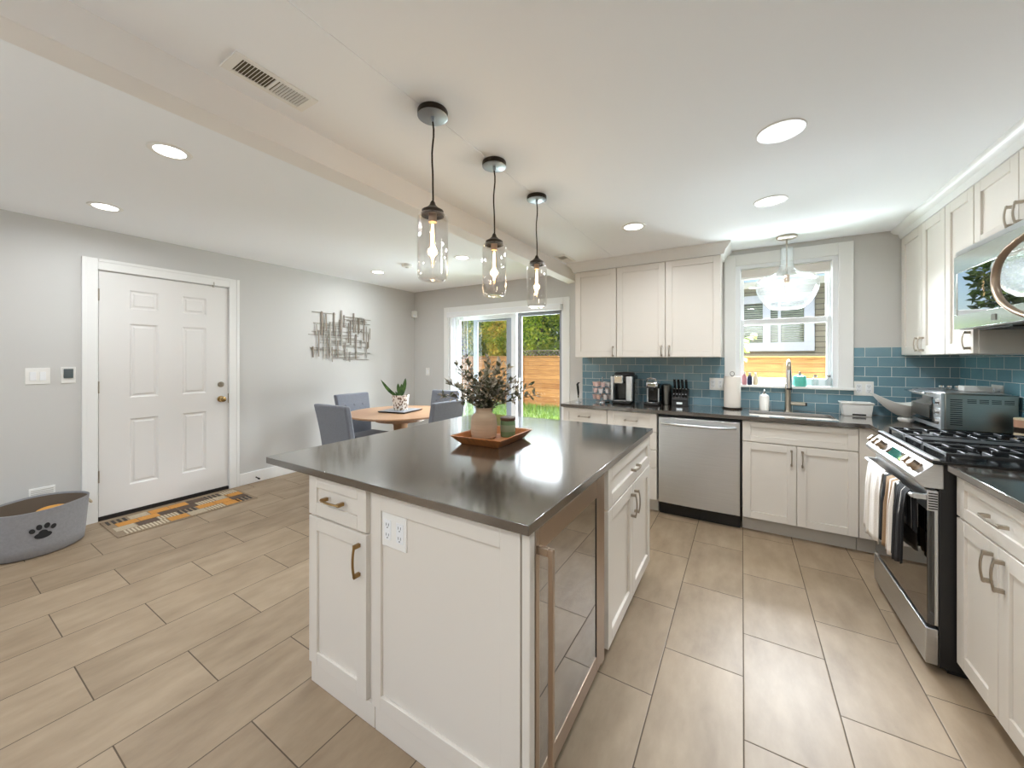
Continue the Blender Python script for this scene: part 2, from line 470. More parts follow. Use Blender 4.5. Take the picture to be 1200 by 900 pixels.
class MB:
    def __init__(s):
        s.v = []
        s.f = []
        s.mi = []

    def add(s, vs, fs, mi=0):
        o = len(s.v)
        s.v += [Vector(p) for p in vs]
        for q in fs:
            s.f.append(tuple(o + i for i in q))
            s.mi.append(mi)
        return s

    def box(s, x0, x1, y0, y1, z0, z1, mi=0):
        x0, x1 = sorted((x0, x1)); y0, y1 = sorted((y0, y1)); z0, z1 = sorted((z0, z1))
        vs = [(x0, y0, z0), (x1, y0, z0), (x1, y1, z0), (x0, y1, z0), (x0, y0, z1), (x1, y0, z1), (x1, y1, z1), (x0, y1, z1)]
        return s.add(vs, [(0, 3, 2, 1), (4, 5, 6, 7), (0, 1, 5, 4), (1, 2, 6, 5), (2, 3, 7, 6), (3, 0, 4, 7)], mi)

    def hexa(s, b4, t4, mi=0):
        return s.add(list(b4) + list(t4), [(0, 3, 2, 1), (4, 5, 6, 7), (0, 1, 5, 4), (1, 2, 6, 5), (2, 3, 7, 6), (3, 0, 4, 7)], mi)

    def prism(s, poly, axis, a0, a1, mi=0):
        """poly: list of 2D points in the two other axes (ordered x,y,z without axis)"""
        n = len(poly)
        vs = []
        for a in (a0, a1):
            for p in poly:
                q = list(p)
                q.insert(axis, a)
                vs.append(q)
        fs = [tuple(range(n))[::-1], tuple(range(n, 2 * n))]
        for i in range(n):
            j = (i + 1) % n
            fs.append((i, j, n + j, n + i))
        return s.add(vs, fs, mi)

    def lathe(s, prof, c=(0, 0, 0), seg=32, axis='z', mi=0, sx=1.0, sy=1.0, closed=False):
        vs = []
        n = len(prof)
        for (r, h) in prof:
            for k in range(seg):
                a = 2 * PI * k / seg
                x, y = r * math.cos(a) * sx, r * math.sin(a) * sy
                if axis == 'z':
                    vs.append((c[0] + x, c[1] + y, c[2] + h))
                elif axis == 'x':
                    vs.append((c[0] + h, c[1] + x, c[2] + y))
                else:
                    vs.append((c[0] + x, c[1] + h, c[2] + y))
        fs = []
        for i in range(n - 1):
            for k in range(seg):
                k2 = (k + 1) % seg
                fs.append((i * seg + k, i * seg + k2, (i + 1) * seg + k2, (i + 1) * seg + k))
        if not closed:
            if prof[0][0] > 1e-6:
                fs.append(tuple(range(seg))[::-1])
            if prof[-1][0] > 1e-6:
                fs.append(tuple(range((n - 1) * seg, n * seg)))
        return s.add(vs, fs, mi)

    def shell(s, prof, c=(0, 0, 0), seg=40, mi=0, sx=1.0, sy=1.0):
        """open lathe (no caps)"""
        return s.lathe(prof, c, seg, 'z', mi, sx, sy, closed=True)

    def cyl(s, a, b, r, r2=None, seg=16, mi=0):
        a = Vector(a); b = Vector(b)
        r2 = r if r2 is None else r2
        d = (b - a).normalized()
        t = Vector((0, 0, 1)) if abs(d.z) < 0.9 else Vector((1, 0, 0))
        u = d.cross(t).normalized(); w = d.cross(u)
        vs = []
        for p, rr in ((a, r), (b, r2)):
            for k in range(seg):
                g = 2 * PI * k / seg
                vs.append(p + u * (rr * math.cos(g)) + w * (rr * math.sin(g)))
        fs = [tuple(range(seg)), tuple(range(seg, 2 * seg))[::-1]]
        for k in range(seg):
            k2 = (k + 1) % seg
            fs.append((k2, k, seg + k, seg + k2))
        return s.add(vs, fs, mi)

    def tube(s, pts, r, seg=8, mi=0, flat=1.0, radii=None):
        pts = [Vector(p) for p in pts]
        n = len(pts)
        vs = []
        pu = None
        for i, p in enumerate(pts):
            d = (pts[min(i + 1, n - 1)] - pts[max(i - 1, 0)])
            if d.length < 1e-9:
                d = Vector((0, 0, 1))
            d.normalize()
            if pu is None:
                t = Vector((0, 0, 1)) if abs(d.z) < 0.9 else Vector((1, 0, 0))
                u = d.cross(t).normalized()
            else:
                u = (pu - d * pu.dot(d))
                u = u.normalized() if u.length > 1e-6 else d.orthogonal().normalized()
            pu = u
            w = d.cross(u)
            rr = radii[i] if radii else r
            for k in range(seg):
                g = 2 * PI * k / seg
                vs.append(p + u * (rr * math.cos(g)) + w * (rr * flat * math.sin(g)))
        fs = [tuple(range(seg)), tuple(range((n - 1) * seg, n * seg))[::-1]]
        for i in range(n - 1):
            for k in range(seg):
                k2 = (k + 1) % seg
                fs.append((i * seg + k2, i * seg + k, (i + 1) * seg + k, (i + 1) * seg + k2))
        return s.add(vs, fs, mi)

    def ball(s, c, r, seg=16, rings=10, mi=0, sc=(1, 1, 1)):
        vs = [(c[0], c[1], c[2] - r * sc[2])]
        for i in range(1, rings):
            a = -PI / 2 + PI * i / rings
            for k in range(seg):
                g = 2 * PI * k / seg
                vs.append((c[0] + r * sc[0] * math.cos(a) * math.cos(g), c[1] + r * sc[1] * math.cos(a) * math.sin(g), c[2] + r * sc[2] * math.sin(a)))
        vs.append((c[0], c[1], c[2] + r * sc[2]))
        fs = []
        for k in range(seg):
            k2 = (k + 1) % seg
            fs.append((0, 1 + k2, 1 + k))
            for i in range(rings - 2):
                o = 1 + i * seg
                fs.append((o + k, o + k2, o + seg + k2, o + seg + k))
            o = 1 + (rings - 2) * seg
            fs.append((o + k, o + k2, len(vs) - 1))
        return s.add(vs, fs, mi)

    def leaf(s, p, d, up, L, W, mi=0):
        d = Vector(d).normalized()
        up = Vector(up)
        sd_ = d.cross(up)
        if sd_.length < 1e-4:
            sd_ = d.orthogonal()
        sd_.normalize()
        n = sd_.cross(d)
        p = Vector(p)
        return s.add([p, p + d * L * 0.45 + sd_ * W / 2 + n * W * 0.12, p + d * L, p + d * L * 0.45 - sd_ * W / 2 + n * W * 0.12, p + d * L * 0.5 - n * W * 0.05],
                     [(0, 4, 1), (1, 4, 2), (2, 4, 3), (3, 4, 0)], mi)

    def build(s, name, mats, parent=None, bevel=0.0, smooth=True, seg=2, angle=35):
        org = ORG.get(parent, Vector((0, 0, 0))) if parent else Vector((0, 0, 0))
        me = bpy.data.meshes.new(name)
        me.from_pydata([tuple(v - org) for v in s.v], [], s.f)
        if not isinstance(mats, (list, tuple)):
            mats = [mats]
        for m in mats:
            me.materials.append(m)
        if any(s.mi):
            me.polygons.foreach_set('material_index', s.mi)
        me.update()
        if smooth:
            me.polygons.foreach_set('use_smooth', [True] * len(me.polygons))
            me.set_sharp_from_angle(angle=math.radians(angle))
        o = bpy.data.objects.new(name, me)
        COL.objects.link(o)
        if parent:
            o.parent = parent
            ORG[o] = org
        else:
            ORG[o] = Vector((0, 0, 0))
        if bevel > 0:
            b = o.modifiers.new('bevel', 'BEVEL')
            b.width = bevel
            b.segments = seg
            b.limit_method = 'ANGLE'
            b.angle_limit = math.radians(40)
            b.harden_normals = False
        return o


def tag(o, label, cat, group=None):
    o['label'] = label
    o['category'] = cat
    if group:
        o['group'] = group
    return o


def thing(name, label, cat, loc=(0, 0, 0), group=None):
    o = bpy.data.objects.new(name, None)
    o.empty_display_size = 0.1
    COL.objects.link(o)
    o.location = loc
    ORG[o] = Vector(loc)
    return tag(o, label, cat, group)


def struct(o):
    o['kind'] = 'structure'
    return o


def sroot(name, loc=(0, 0, 0)):
    o = bpy.data.objects.new(name, None)
    o.empty_display_size = 0.1
    COL.objects.link(o)
    o.location = loc
    ORG[o] = Vector(loc)
    return struct(o)


def children(o):
    return [c for c in bpy.data.objects if c.parent == o]


def copy_thing(root, loc, rotz=0.0, label=None, group=None):
    r = root.copy()
    COL.objects.link(r)
    r.location = loc
    r.rotation_euler = (0, 0, rotz)
    if label:
        r['label'] = label
    if group:
        r['group'] = group

    def rec(src, dst):
        for ch in children(src):
            c = ch.copy()
            COL.objects.link(c)
            c.parent = dst
            rec(ch, c)
    rec(root, r)
    return r


# mapping of a front face: u along the face, w outward, z up
class Face:
    def __init__(s, kind, plane):
        s.k = kind
        s.p = plane

    def P(s, u, w, z):
        if s.k == '-y':
            return (u, s.p - w, z)
        if s.k == '+x':
            return (s.p + w, u, z)
        if s.k == '-x':
            return (s.p - w, u, z)
        if s.k == '+y':
            return (u, s.p + w, z)

    def box(s, mb, u0, u1, w0, w1, z0, z1, mi=0):
        a = s.P(u0, w0, z0)
        b = s.P(u1, w1, z1)
        return mb.box(a[0], b[0], a[1], b[1], a[2], b[2], mi)


def shaker(mb, F, u0, u1, z0, z1, th=0.02, st=0.055, rec=0.009, rail=None):
    rail = st if rail is None else rail
    F.box(mb, u0, u0 + st, 0, th, z0, z1)
    F.box(mb, u1 - st, u1, 0, th, z0, z1)
    F.box(mb, u0 + st, u1 - st, 0, th, z1 - rail, z1)
    F.box(mb, u0 + st, u1 - st, 0, th, z0, z0 + rail)
    F.box(mb, u0 + st, u1 - st, 0, th - rec, z0 + rail, z1 - rail)


def pull(F, u, z, L, vertical, m, parent, w0=0.02, out=0.03, name='handle'):
    """bow shaped cabinet pull with two square feet"""
    mb = MB()
    h = L / 2
    n = 8
    pts = []
    for i in range(n + 1):
        t = -1 + 2 * i / n
        o = out - 0.008 * t * t
        pts.append(F.P(u, w0 + o, z + t * h) if vertical else F.P(u + t * h, w0 + o, z))
    mb.tube(pts, 0.0052, 8, flat=0.75)
    for sgn in (-1, 1):
        if vertical:
            F.box(mb, u - 0.0065, u + 0.0065, w0 - 0.001, w0 + out - 0.004, z + sgn * (h - 0.008) - 0.0065, z + sgn * (h - 0.008) + 0.0065)
        else:
            F.box(mb, u + sgn * (h - 0.008) - 0.0065, u + sgn * (h - 0.008) + 0.0065, w0 - 0.001, w0 + out - 0.004, z - 0.0065, z + 0.0065)
    return mb.build(name, m, parent)


# ------------------------------------------------------------------ ROOM
XL, XR = -4.598, 1.361
YD, YK = 4.46, 4.05
YF = -2.5
ZD, ZK = 2.45, 2.36
BX0, BX1 = -1.72, -1.60      # ceiling beam
BZ = 2.23

struct(MB().box(XL - 0.15, XR + 0.15, YF - 0.15, YD + 0.15, -0.12, 0.0).build('floor', M_floor))

mb = MB()
mb.box(XL - 0.15, BX0 + 0.02, YF - 0.15, YD + 0.15, ZD, ZD + 0.12)
# two boards of the kitchen ceiling leave a hair groove over the island
mb.box(BX1 - 0.02, -1.0815, YF - 0.15, YK + 0.2, ZK, ZK + 0.21)
mb.box(-1.0815, -1.0785, YF - 0.15, YK + 0.2, ZK + 0.0025, ZK + 0.21)
mb.box(-1.0785, XR + 0.15, YF - 0.15, YK + 0.2, ZK, ZK + 0.21)
struct(mb.build('ceiling', M_ceil))
struct(MB().box(BX0, BX1, YF, YK + 0.02, BZ, ZD + 0.05).build('trim_1', M_beam, bevel=0.004))

# left wall with the entry door opening
DY0, DY1, DZ = 0.887, 1.833, 2.11
mb = MB()
mb.box(XL - 0.15, XL, YF - 0.15, DY0, 0, ZD)
mb.box(XL - 0.15, XL, DY1, YD + 0.15, 0, ZD)
mb.box(XL - 0.15, XL, DY0, DY1, DZ, ZD)
struct(mb.build('wall_left', M_wall))

# back wall: dining part (with patio door), step, kitchen part (with window)
PX0, PX1, PZ = -3.857, -1.948, 2.06
WX0, WX1, WZ0, WZ1 = -0.05, 0.675, 1.125, 2.215
mb = MB()
mb.box(XL, PX0, YD, YD + 0.15, 0, ZD)
mb.box(PX1, -1.66, YD, YD + 0.15, 0, ZD)
mb.box(PX0, PX1, YD, YD + 0.15, PZ, ZD)
mb.box(-1.685, -1.62, YK, YD, 0, ZD)
mb.box(-1.62, WX0, YK, YK + 0.15, 0, ZK)
mb.box(WX1, XR, YK, YK + 0.15, 0, ZK)
mb.box(WX0, WX1, YK, YK + 0.15, 0, WZ0)
mb.box(WX0, WX1, YK, YK + 0.15, WZ1, ZK)
wall_back = struct(mb.build('wall_back', M_wall))
mb = MB()
mb.box(XR, XR + 0.15, YF - 0.15, YK + 0.15, 0, ZK)
wall_right = struct(mb.build('wall_right', M_wall))
# unseen wall behind the camera; three openings added to let fill light in
mb = MB()
fill_openings = [(-3.95, -2.65), (-2.2, -0.9), (-0.45, 0.85)]
xs = [XL] + [v for w in fill_openings for v in w] + [XR]
for i in range(0, len(xs), 2):
    mb.box(xs[i], xs[i + 1], YF - 0.15, YF, 0, ZD)
for a, b in fill_openings:
    mb.box(a, b, YF - 0.15, YF, 0, 0.5)
    mb.box(a, b, YF - 0.15, YF, 2.2, ZD)
struct(mb.build('wall_front', M_wall))

# tile backsplash (kitchen back wall and right wall)
mb = MB()
mb.box(-1.535, WX0 - 0.09, YK - 0.008, YK + 0.001, 0.914, 1.376)
mb.box(WX0 - 0.09, 0.77, YK - 0.008, YK + 0.001, 0.914, 1.107)
mb.box(0.77, XR, YK - 0.008, YK + 0.001, 0.914, 1.453)
mb.build('backsplash', M_bsb, wall_back)
mb = MB()
mb.box(XR - 0.008, XR + 0.001, 1.5, YK - 0.008, 0.914, 1.385)
mb.build('backsplash', M_bsr, wall_right)
MB().box(XR - 0.010, XR + 0.001, 1.5, YK - 0.008, 1.385, 1.395).build('backsplash_edge', M_trim, wall_right)

# baseboards
def baseboard(name, pts):
    mb = MB()
    for (x0, x1, y0, y1) in pts:
        mb.box(x0, x1, y0, y1, 0, 0.125)
    return struct(mb.build(name, M_trim, bevel=0.004))


baseboard('baseboard_left', [(XL, XL + 0.016, YF, 0.795), (XL, XL + 0.016, 1.925, YD)])
baseboard('baseboard_back', [(XL + 0.016, -3.95, YD - 0.016, YD)])

# ------------------------------------------------------------------ ENTRY DOOR
d1 = sroot('door_1', (XL, (DY0 + DY1) / 2, 0))
FL = Face('+x', XL)
mb = MB()
for (a, b) in ((DY0 - 0.09, DY0), (DY1, DY1 + 0.09)):
    FL.box(mb, a, b, 0, 0.016, 0, DZ + 0.09)
    FL.box(mb, a + (0.0 if a < 1 else 0.065), a + (0.025 if a < 1 else 0.09), 0.016, 0.022, 0, DZ + 0.09)
FL.box(mb, DY0, DY1, 0, 0.016, DZ, DZ + 0.09)
FL.box(mb, DY0, DY1, 0.016, 0.022, DZ + 0.065, DZ + 0.09)
FL.box(mb, DY0, DY0 + 0.004, -0.14, 0.0, 0, DZ)
FL.box(mb, DY1 - 0.004, DY1, -0.14, 0.0, 0, DZ)
FL.box(mb, DY0, DY1, -0.14, 0.0, DZ - 0.004, DZ)
mb.build('casing', M_trim, d1, bevel=0.003)
mb = MB()
FL.box(mb, DY0 + 0.004, DY1 - 0.004, -0.13, 0.004, 0.0, 0.03)
mb.build('threshold', M_edge, d1)
# six panel slab
SY0, SY1, SZ0, SZ1 = DY0 + 0.008, DY1 - 0.008, 0.034, DZ - 0.009
mb = MB()
cols = [(1.082, 1.275), (1.449, 1.639)]
rows = [(1.80, 1.965), (1.02, 1.67), (0.255, 0.835)]
ys = [SY0, cols[0][0], cols[0][1], cols[1][0], cols[1][1], SY1]
zs = [SZ0, rows[2][0], rows[2][1], rows[1][0], rows[1][1], rows[0][0], rows[0][1], SZ1]
W0 = -0.006
for i in range(5):
    for j in range(7):
        if i in (1, 3) and j in (1, 3, 5):
            y0, y1, z0, z1 = ys[i], ys[i + 1], zs[j], zs[j + 1]
            FL.box(mb, y0, y1, -0.045, W0 - 0.012, z0, z1)
            # sloped moulding and raised field
            b = 0.024
            ring0 = [FL.P(y0, W0, z0), FL.P(y1, W0, z0), FL.P(y1, W0, z1), FL.P(y0, W0, z1)]
            ring1 = [FL.P(y0 + b * .5, W0 - 0.011, z0 + b * .5), FL.P(y1 - b * .5, W0 - 0.011, z0 + b * .5), FL.P(y1 - b * .5, W0 - 0.011, z1 - b * .5), FL.P(y0 + b * .5, W0 - 0.011, z1 - b * .5)]
            b2 = 0.034
            ring2 = [FL.P(y0 + b, W0 - 0.010, z0 + b), FL.P(y1 - b, W0 - 0.010, z0 + b), FL.P(y1 - b, W0 - 0.010, z1 - b), FL.P(y0 + b, W0 - 0.010, z1 - b)]
            ring3 = [FL.P(y0 + b2, W0 - 0.003, z0 + b2), FL.P(y1 - b2, W0 - 0.003, z0 + b2), FL.P(y1 - b2, W0 - 0.003, z1 - b2), FL.P(y0 + b2, W0 - 0.003, z1 - b2)]
            fs = []
            for r in range(3):
                for k in range(4):
                    k2 = (k + 1) % 4
                    fs.append((r * 4 + k, r * 4 + k2, r * 4 + 4 + k2, r * 4 + 4 + k))
            fs.append((12, 13, 14, 15))
            mb.add(ring0 + ring1 + ring2 + ring3, fs)
        else:
            FL.box(mb, ys[i], ys[i + 1], -0.045, W0, zs[j], zs[j + 1])
mb.build('door_slab', M_door, d1, angle=15)
for z in (0.373, 1.123, 1.90):
    mb = MB()
    FL.box(mb, DY0 + 0.001, DY0 + 0.012, -0.02, 0.002, z - 0.05, z + 0.05)
    mb.cyl(FL.P(DY0 + 0.006, 0.004, z - 0.05), FL.P(DY0 + 0.006, 0.004, z + 0.05), 0.006)
    mb.build('hinge', M_nickel, d1)
mb = MB()
mb.lathe([(0.032, 0), (0.032, 0.006), (0.012, 0.010), (0.011, 0.03), (0.022, 0.036), (0.029, 0.048), (0.026, 0.062), (0.012, 0.068), (0, 0.068)], FL.P(1.763, W0, 0.947), 24, 'x')
mb.build('door_knob', M_knobb, d1)
mb = MB()
mb.lathe([(0.028, 0), (0.028, 0.008), (0.022, 0.014), (0, 0.014)], FL.P(1.763, W0, 1.097), 24, 'x')
FL.box(mb, 1.757, 1.769, W0 + 0.014, W0 + 0.03, 1.082, 1.112)
mb.build('deadbolt', M_nickel, d1)
mb = MB()
FL.box(mb, DY1 - 0.007, DY1 - 0.0045, -0.03, 0.001, 0.90, 1.0)
mb.build('strike_plate', M_knobb, d1)
mb = MB()
FL.box(mb, 1.69, 1.70, 0.0, 0.02, DZ - 0.02, DZ + 0.03)
mb.build('door_sensor', M_toe, d1)

# ------------------------------------------------------------------ PATIO DOOR
d2 = sroot('door_2', ((PX0 + PX1) / 2, YD, 0))
FB = Face('-y', YD)
mb = MB()
FB.box(mb, PX0 - 0.09, PX0, 0, 0.018, 0, PZ + 0.09)
FB.box(mb, PX1, PX1 + 0.09, 0, 0.018, 0, PZ + 0.09)
FB.box(mb, PX0, PX1, 0, 0.018, PZ, PZ + 0.09)
mb.build('casing', M_trim, d2, bevel=0.003)
mb = MB()
FB.box(mb, PX0, PX0 + 0.04, -0.14, 0, 0, PZ)
FB.box(mb, PX1 - 0.03, PX1, -0.14, 0, 0, PZ)
FB.box(mb, PX0 + 0.04, PX1 - 0.03, -0.14, 0, PZ - 0.05, PZ)
FB.box(mb, PX0 + 0.04, PX1 - 0.03, -0.14, 0, 0, 0.035)
mb.build('frame', M_bright, d2, bevel=0.003)


def leafdoor(x0, x1, w, stl, str_, name, mat_):
    mb = MB()
    z0, z1 = 0.04, PZ - 0.055
    FB.box(mb, x0, x0 + stl, w - 0.02, w + 0.02, z0, z1)
    FB.box(mb, x1 - str_, x1, w - 0.02, w + 0.02, z0, z1)
    FB.box(mb, x0 + stl, x1 - str_, w - 0.02, w + 0.02, z1 - 0.06, z1)
    FB.box(mb, x0 + stl, x1 - str_, w - 0.02, w + 0.02, z0, z0 + 0.09)
    p = mb.build(name, mat_, d2, bevel=0.003)
    g = MB()
    FB.box(g, x0 + stl - 0.005, x1 - str_ + 0.005, w - 0.003, w + 0.003, z0 + 0.085, z1 - 0.055)
    g.build('pane', M_glass, p)
    return p


leafdoor(-3.81, -2.70, -0.105, 0.09, 0.085, 'fixed_panel', M_bright)
leafdoor(-2.645, -1.985, -0.045, 0.06, 0.03, 'sliding_panel', M_greyv)
# grey screen door frame at the outside
mb = MB()
FB.box(mb, -3.42, -2.80, -0.170, -0.150, PZ - 0.14, PZ - 0.03)
FB.box(mb, -2.905, -2.80, -0.170, -0.150, 0.03, PZ - 0.14)
FB.box(mb, -3.50, -3.42, -0.170, -0.150, 0.03, PZ - 0.03)
mb.build('screen_frame', M_greyv, d2)
mb = MB()
FB.box(mb, -2.63, -2.60, -0.025, 0.01, 0.9, 1.1)
mb.build('door_handle', M_white, d2)

# vertical blind
vb = thing('vertical_blind', 'white vertical slat blind drawn to the left side of the glass patio door', 'blind', (-3.0, YD - 0.05, 0.03))
mb = MB()
FB.box(mb, PX0 + 0.012, PX1 - 0.012, 0.02, 0.075, PZ - 0.075, PZ + 0.005)
mb.build('valance', M_bright, vb, bevel=0.004)
for k in range(11):
    x = -3.79 + 0.033 * k
    mb = MB()
    a = math.radians(62 + 6 * math.sin(k * 1.7))
    c, s_ = math.cos(a) * 0.044, math.sin(a) * 0.044
    yc = YD - 0.048
    n = 6
    vs_ = []
    for z in (0.05, PZ - 0.07):
        for i in range(n + 1):
            t = -1 + 2 * i / n
            bow = 0.006 * (1 - t * t)
            vs_.append((x + c * t * 0.9 + bow * math.sin(a), yc - s_ * t * 0.62 - bow * math.cos(a), z))
    for z in (0.05, PZ - 0.07):
        for i in range(n + 1):
            t = -1 + 2 * i / n
            bow = 0.006 * (1 - t * t)
            vs_.append((x + 0.0015 + c * t * 0.9 + bow * math.sin(a), yc - s_ * t * 0.62 - bow * math.cos(a) + 0.0008, z))
    N = n + 1
    fs = [(i, i + 1, N + i + 1, N + i) for i in range(n)] + [(2 * N + i, 3 * N + i, 3 * N + i + 1, 2 * N + i + 1) for i in range(n)]
    mb.add(vs_, fs)
    mb.build('slat', M_bright if k > 2 else M_shade, vb)

# ------------------------------------------------------------------ KITCHEN WINDOW
w1 = sroot('window_1', ((WX0 + WX1) / 2, YK, WZ0))
FK = Face('-y', YK)
mb = MB()
FK.box(mb, -0.14, WX0, 0, 0.018, WZ0, 2.316)
FK.box(mb, WX1, 0.77, 0, 0.018, WZ0, 2.316)
FK.box(mb, WX0, WX1, 0, 0.018, WZ1, 2.316)
mb.build('casing', M_trim, w1, bevel=0.003)
mb = MB()
FK.box(mb, -0.148, 0.778, -0.02, 0.055, 1.107, 1.127)
FK.box(mb, WX0, WX1, -0.15, -0.02, 1.107, 1.127)
mb.build('sill', M_trim, w1, bevel=0.004)
mb = MB()
FK.box(mb, WX0, WX0 + 0.035, -0.15, 0, WZ0 + 0.003, WZ1)
FK.box(mb, WX1 - 0.035, WX1, -0.15, 0, WZ0 + 0.003, WZ1)
FK.box(mb, WX0 + 0.035, WX1 - 0.035, -0.15, 0, WZ1 - 0.03, WZ1)
mb.build('jamb', M_bright, w1)


def sash(name, w, z0, z1, rail0, rail1, st):
    mb = MB()
    a, b = WX0 + 0.036, WX1 - 0.036
    FK.box(mb, a, a + st, w - 0.015, w + 0.015, z0, z1)
    FK.box(mb, b - st, b, w - 0.015, w + 0.015, z0, z1)
    FK.box(mb, a + st, b - st, w - 0.015, w + 0.015, z0, z0 + rail0)
    FK.box(mb, a + st, b - st, w - 0.015, w + 0.015, z1 - rail1, z1)
    p = mb.build(name, M_bright, w1, bevel=0.003)
    g = MB()
    FK.box(g, a + st - 0.004, b - st + 0.004, w - 0.003, w + 0.003, z0 + rail0 - 0.004, z1 - rail1 + 0.004)
    g.build('pane', M_glass, p)


sash('upper_sash', -0.095, 1.675, 2.182, 0.05, 0.04, 0.03)
sash('lower_sash', -0.06, 1.13, 1.722, 0.062, 0.05, 0.03)
rs = thing('roller_shade', 'pale fabric roller shade rolled up at the top of the sink window', 'shade', (0.31, YK, 2.15))
mb = MB()
mb.cyl((WX0 + 0.045, YK + 0.034, 2.155), (WX1 - 0.045, YK + 0.034, 2.155), 0.026, seg=20)
mb.box(WX0 + 0.045, WX1 - 0.045, YK + 0.008, YK + 0.0105, 2.105, 2.16)
mb.build('fabric', M_shade, rs)
MB().box(WX0 + 0.045, WX1 - 0.045, YK + 0.004, YK + 0.014, 2.088, 2.106).build('hem_bar', M_white, rs, bevel=0.003)

# ------------------------------------------------------------------ LIGHT FIXTURES (ceiling)
def light_disk(parent, loc, r, watts, color, spread=PI * 0.95):
    d = bpy.data.lights.new('lamp_light', 'AREA')
    d.shape = 'DISK'
    d.size = r * 2
    d.energy = watts
    d.color = color
    d.spread = spread
    o = bpy.data.objects.new('lamp_light', d)
    COL.objects.link(o)
    o.parent = parent
    o.location = Vector(loc) - ORG[parent]
    return o


proto_dl = None


def downlight(x, y, z, label, visible=True):
    t = thing('recessed_light', label, 'ceiling light', (x, y, z), 'round recessed ceiling lights')
    mb = MB()
    mb.lathe([(0.066, 0.002), (0.066, -0.004), (0.088, -0.004), (0.092, 0.0)], (x, y, z), 40, closed=True)
    mb.build('trim_ring', M_white, t)
    mb = MB()
    mb.lathe([(0.067, -0.001), (0.0, -0.0012)], (x, y, z), 40, closed=True)
    mb.build('lens', M_lens, t)
    light_disk(t, (x, y, z - 0.008), 0.06, DOWNLIGHT_W, (0.92, 0.96, 1.0))


for x, y, z, lb in (
        (-2.56, 0.754, ZD, 'round recessed ceiling light left of the beam, the largest on the dining side'),
        (-3.89, 0.789, ZD, 'round recessed ceiling light nearest the wall above the entry door'),
        (-2.57, 3.184, ZD, 'round recessed dining ceiling light seen between the first two pendants'),
        (-3.90, 3.165, ZD, 'round recessed dining ceiling light nearest the far left corner, above the table'),
        (0.145, 2.025, ZK, 'largest round recessed kitchen ceiling light, upper right of the photo'),
        (0.155, 2.886, ZK, 'round recessed kitchen ceiling light in front of the glass bell pendant'),
        (-0.70, 2.909, ZK, 'small round recessed kitchen ceiling light in front of the back upper cabinets')):
    downlight(x, y, z, lb)
for x, y, z, lb in ((-2.56, -1.4, ZD, 'beside the beam'), (-3.89, -1.4, ZD, 'nearest the left wall'), (0.15, -0.6, ZK, 'nearest the right wall'), (-0.70, -0.6, ZK, 'over the kitchen middle')):  # extra downlights added out of view to brighten the room
    downlight(x, y, z, 'added unseen round recessed ceiling light behind the camera, ' + lb)


def ceiling_vent(x0, x1, y0, y1, z, label, along='y', n=22):
    t = thing('ceiling_vent', label, 'vent', ((x0 + x1) / 2, (y0 + y1) / 2, z))
    mb = MB()
    b = 0.018
    mb.box(x0, x1, y0, y0 + b * 1.6, z - 0.006, z)
    mb.box(x0, x1, y1 - b * 1.6, y1, z - 0.006, z)
    mb.box(x0, x0 + b, y0 + b * 1.6, y1 - b * 1.6, z - 0.006, z)
    mb.box(x1 - b, x1, y0 + b * 1.6, y1 - b * 1.6, z - 0.006, z)
    mb.box(x0 + b, x1 - b, (y0 + y1) / 2 - 0.005, (y0 + y1) / 2 + 0.005, z - 0.006, z)
    mb.build('frame', M_white, t, bevel=0.0015)
    MB().box(x0 + b, x1 - b, y0 + b * 1.6, y1 - b * 1.6, z - 0.0015, z - 0.0005).build('duct', M_ventd, t)
    mb = MB()
    ya, yb = y0 + b * 1.6, y1 - b * 1.6
    for k in range(n):
        yy = ya + (yb - ya) * (k + 0.5) / n
        if abs(yy - (y0 + y1) / 2) < 0.006:
            continue
        dy = 0.0028 if yy < (y0 + y1) / 2 else -0.0028
        mb.hexa([(x0 + b, yy - 0.0012, z - 0.006), (x1 - b, yy - 0.0012, z - 0.006), (x1 - b, yy + 0.0012, z - 0.006), (x0 + b, yy + 0.0012, z - 0.006)],
                [(x0 + b, yy - 0.0012 + dy, z - 0.0016), (x1 - b, yy - 0.0012 + dy, z - 0.0016), (x1 - b, yy + 0.0012 + dy, z - 0.0016), (x0 + b, yy + 0.0012 + dy, z - 0.0016)])
    mb.build('louver', M_white, t)


ceiling_vent(-1.512, -1.396, 0.575, 0.855, ZK, 'long white louvered air vent in the kitchen ceiling beside the beam, upper left')
ceiling_vent(-1.565, -1.445, 3.345, 3.62, ZK, 'small white ceiling vent at the far end of the beam by the upper cabinets', n=12)

t = thing('smoke_detector', 'round white smoke detector on the dining ceiling between two recessed lights', 'detector', (-3.30, 3.086, ZD))
MB().lathe([(0.062, 0), (0.062, -0.014), (0.055, -0.03), (0.02, -0.034), (0, -0.034)], (-3.30, 3.086, ZD), 32).build('housing', M_white, t)
MB().lathe([(0.018, -0.033), (0.018, -0.038), (0, -0.038)], (-3.30, 3.086, ZD), 20).build('test_button', M_toe, t)

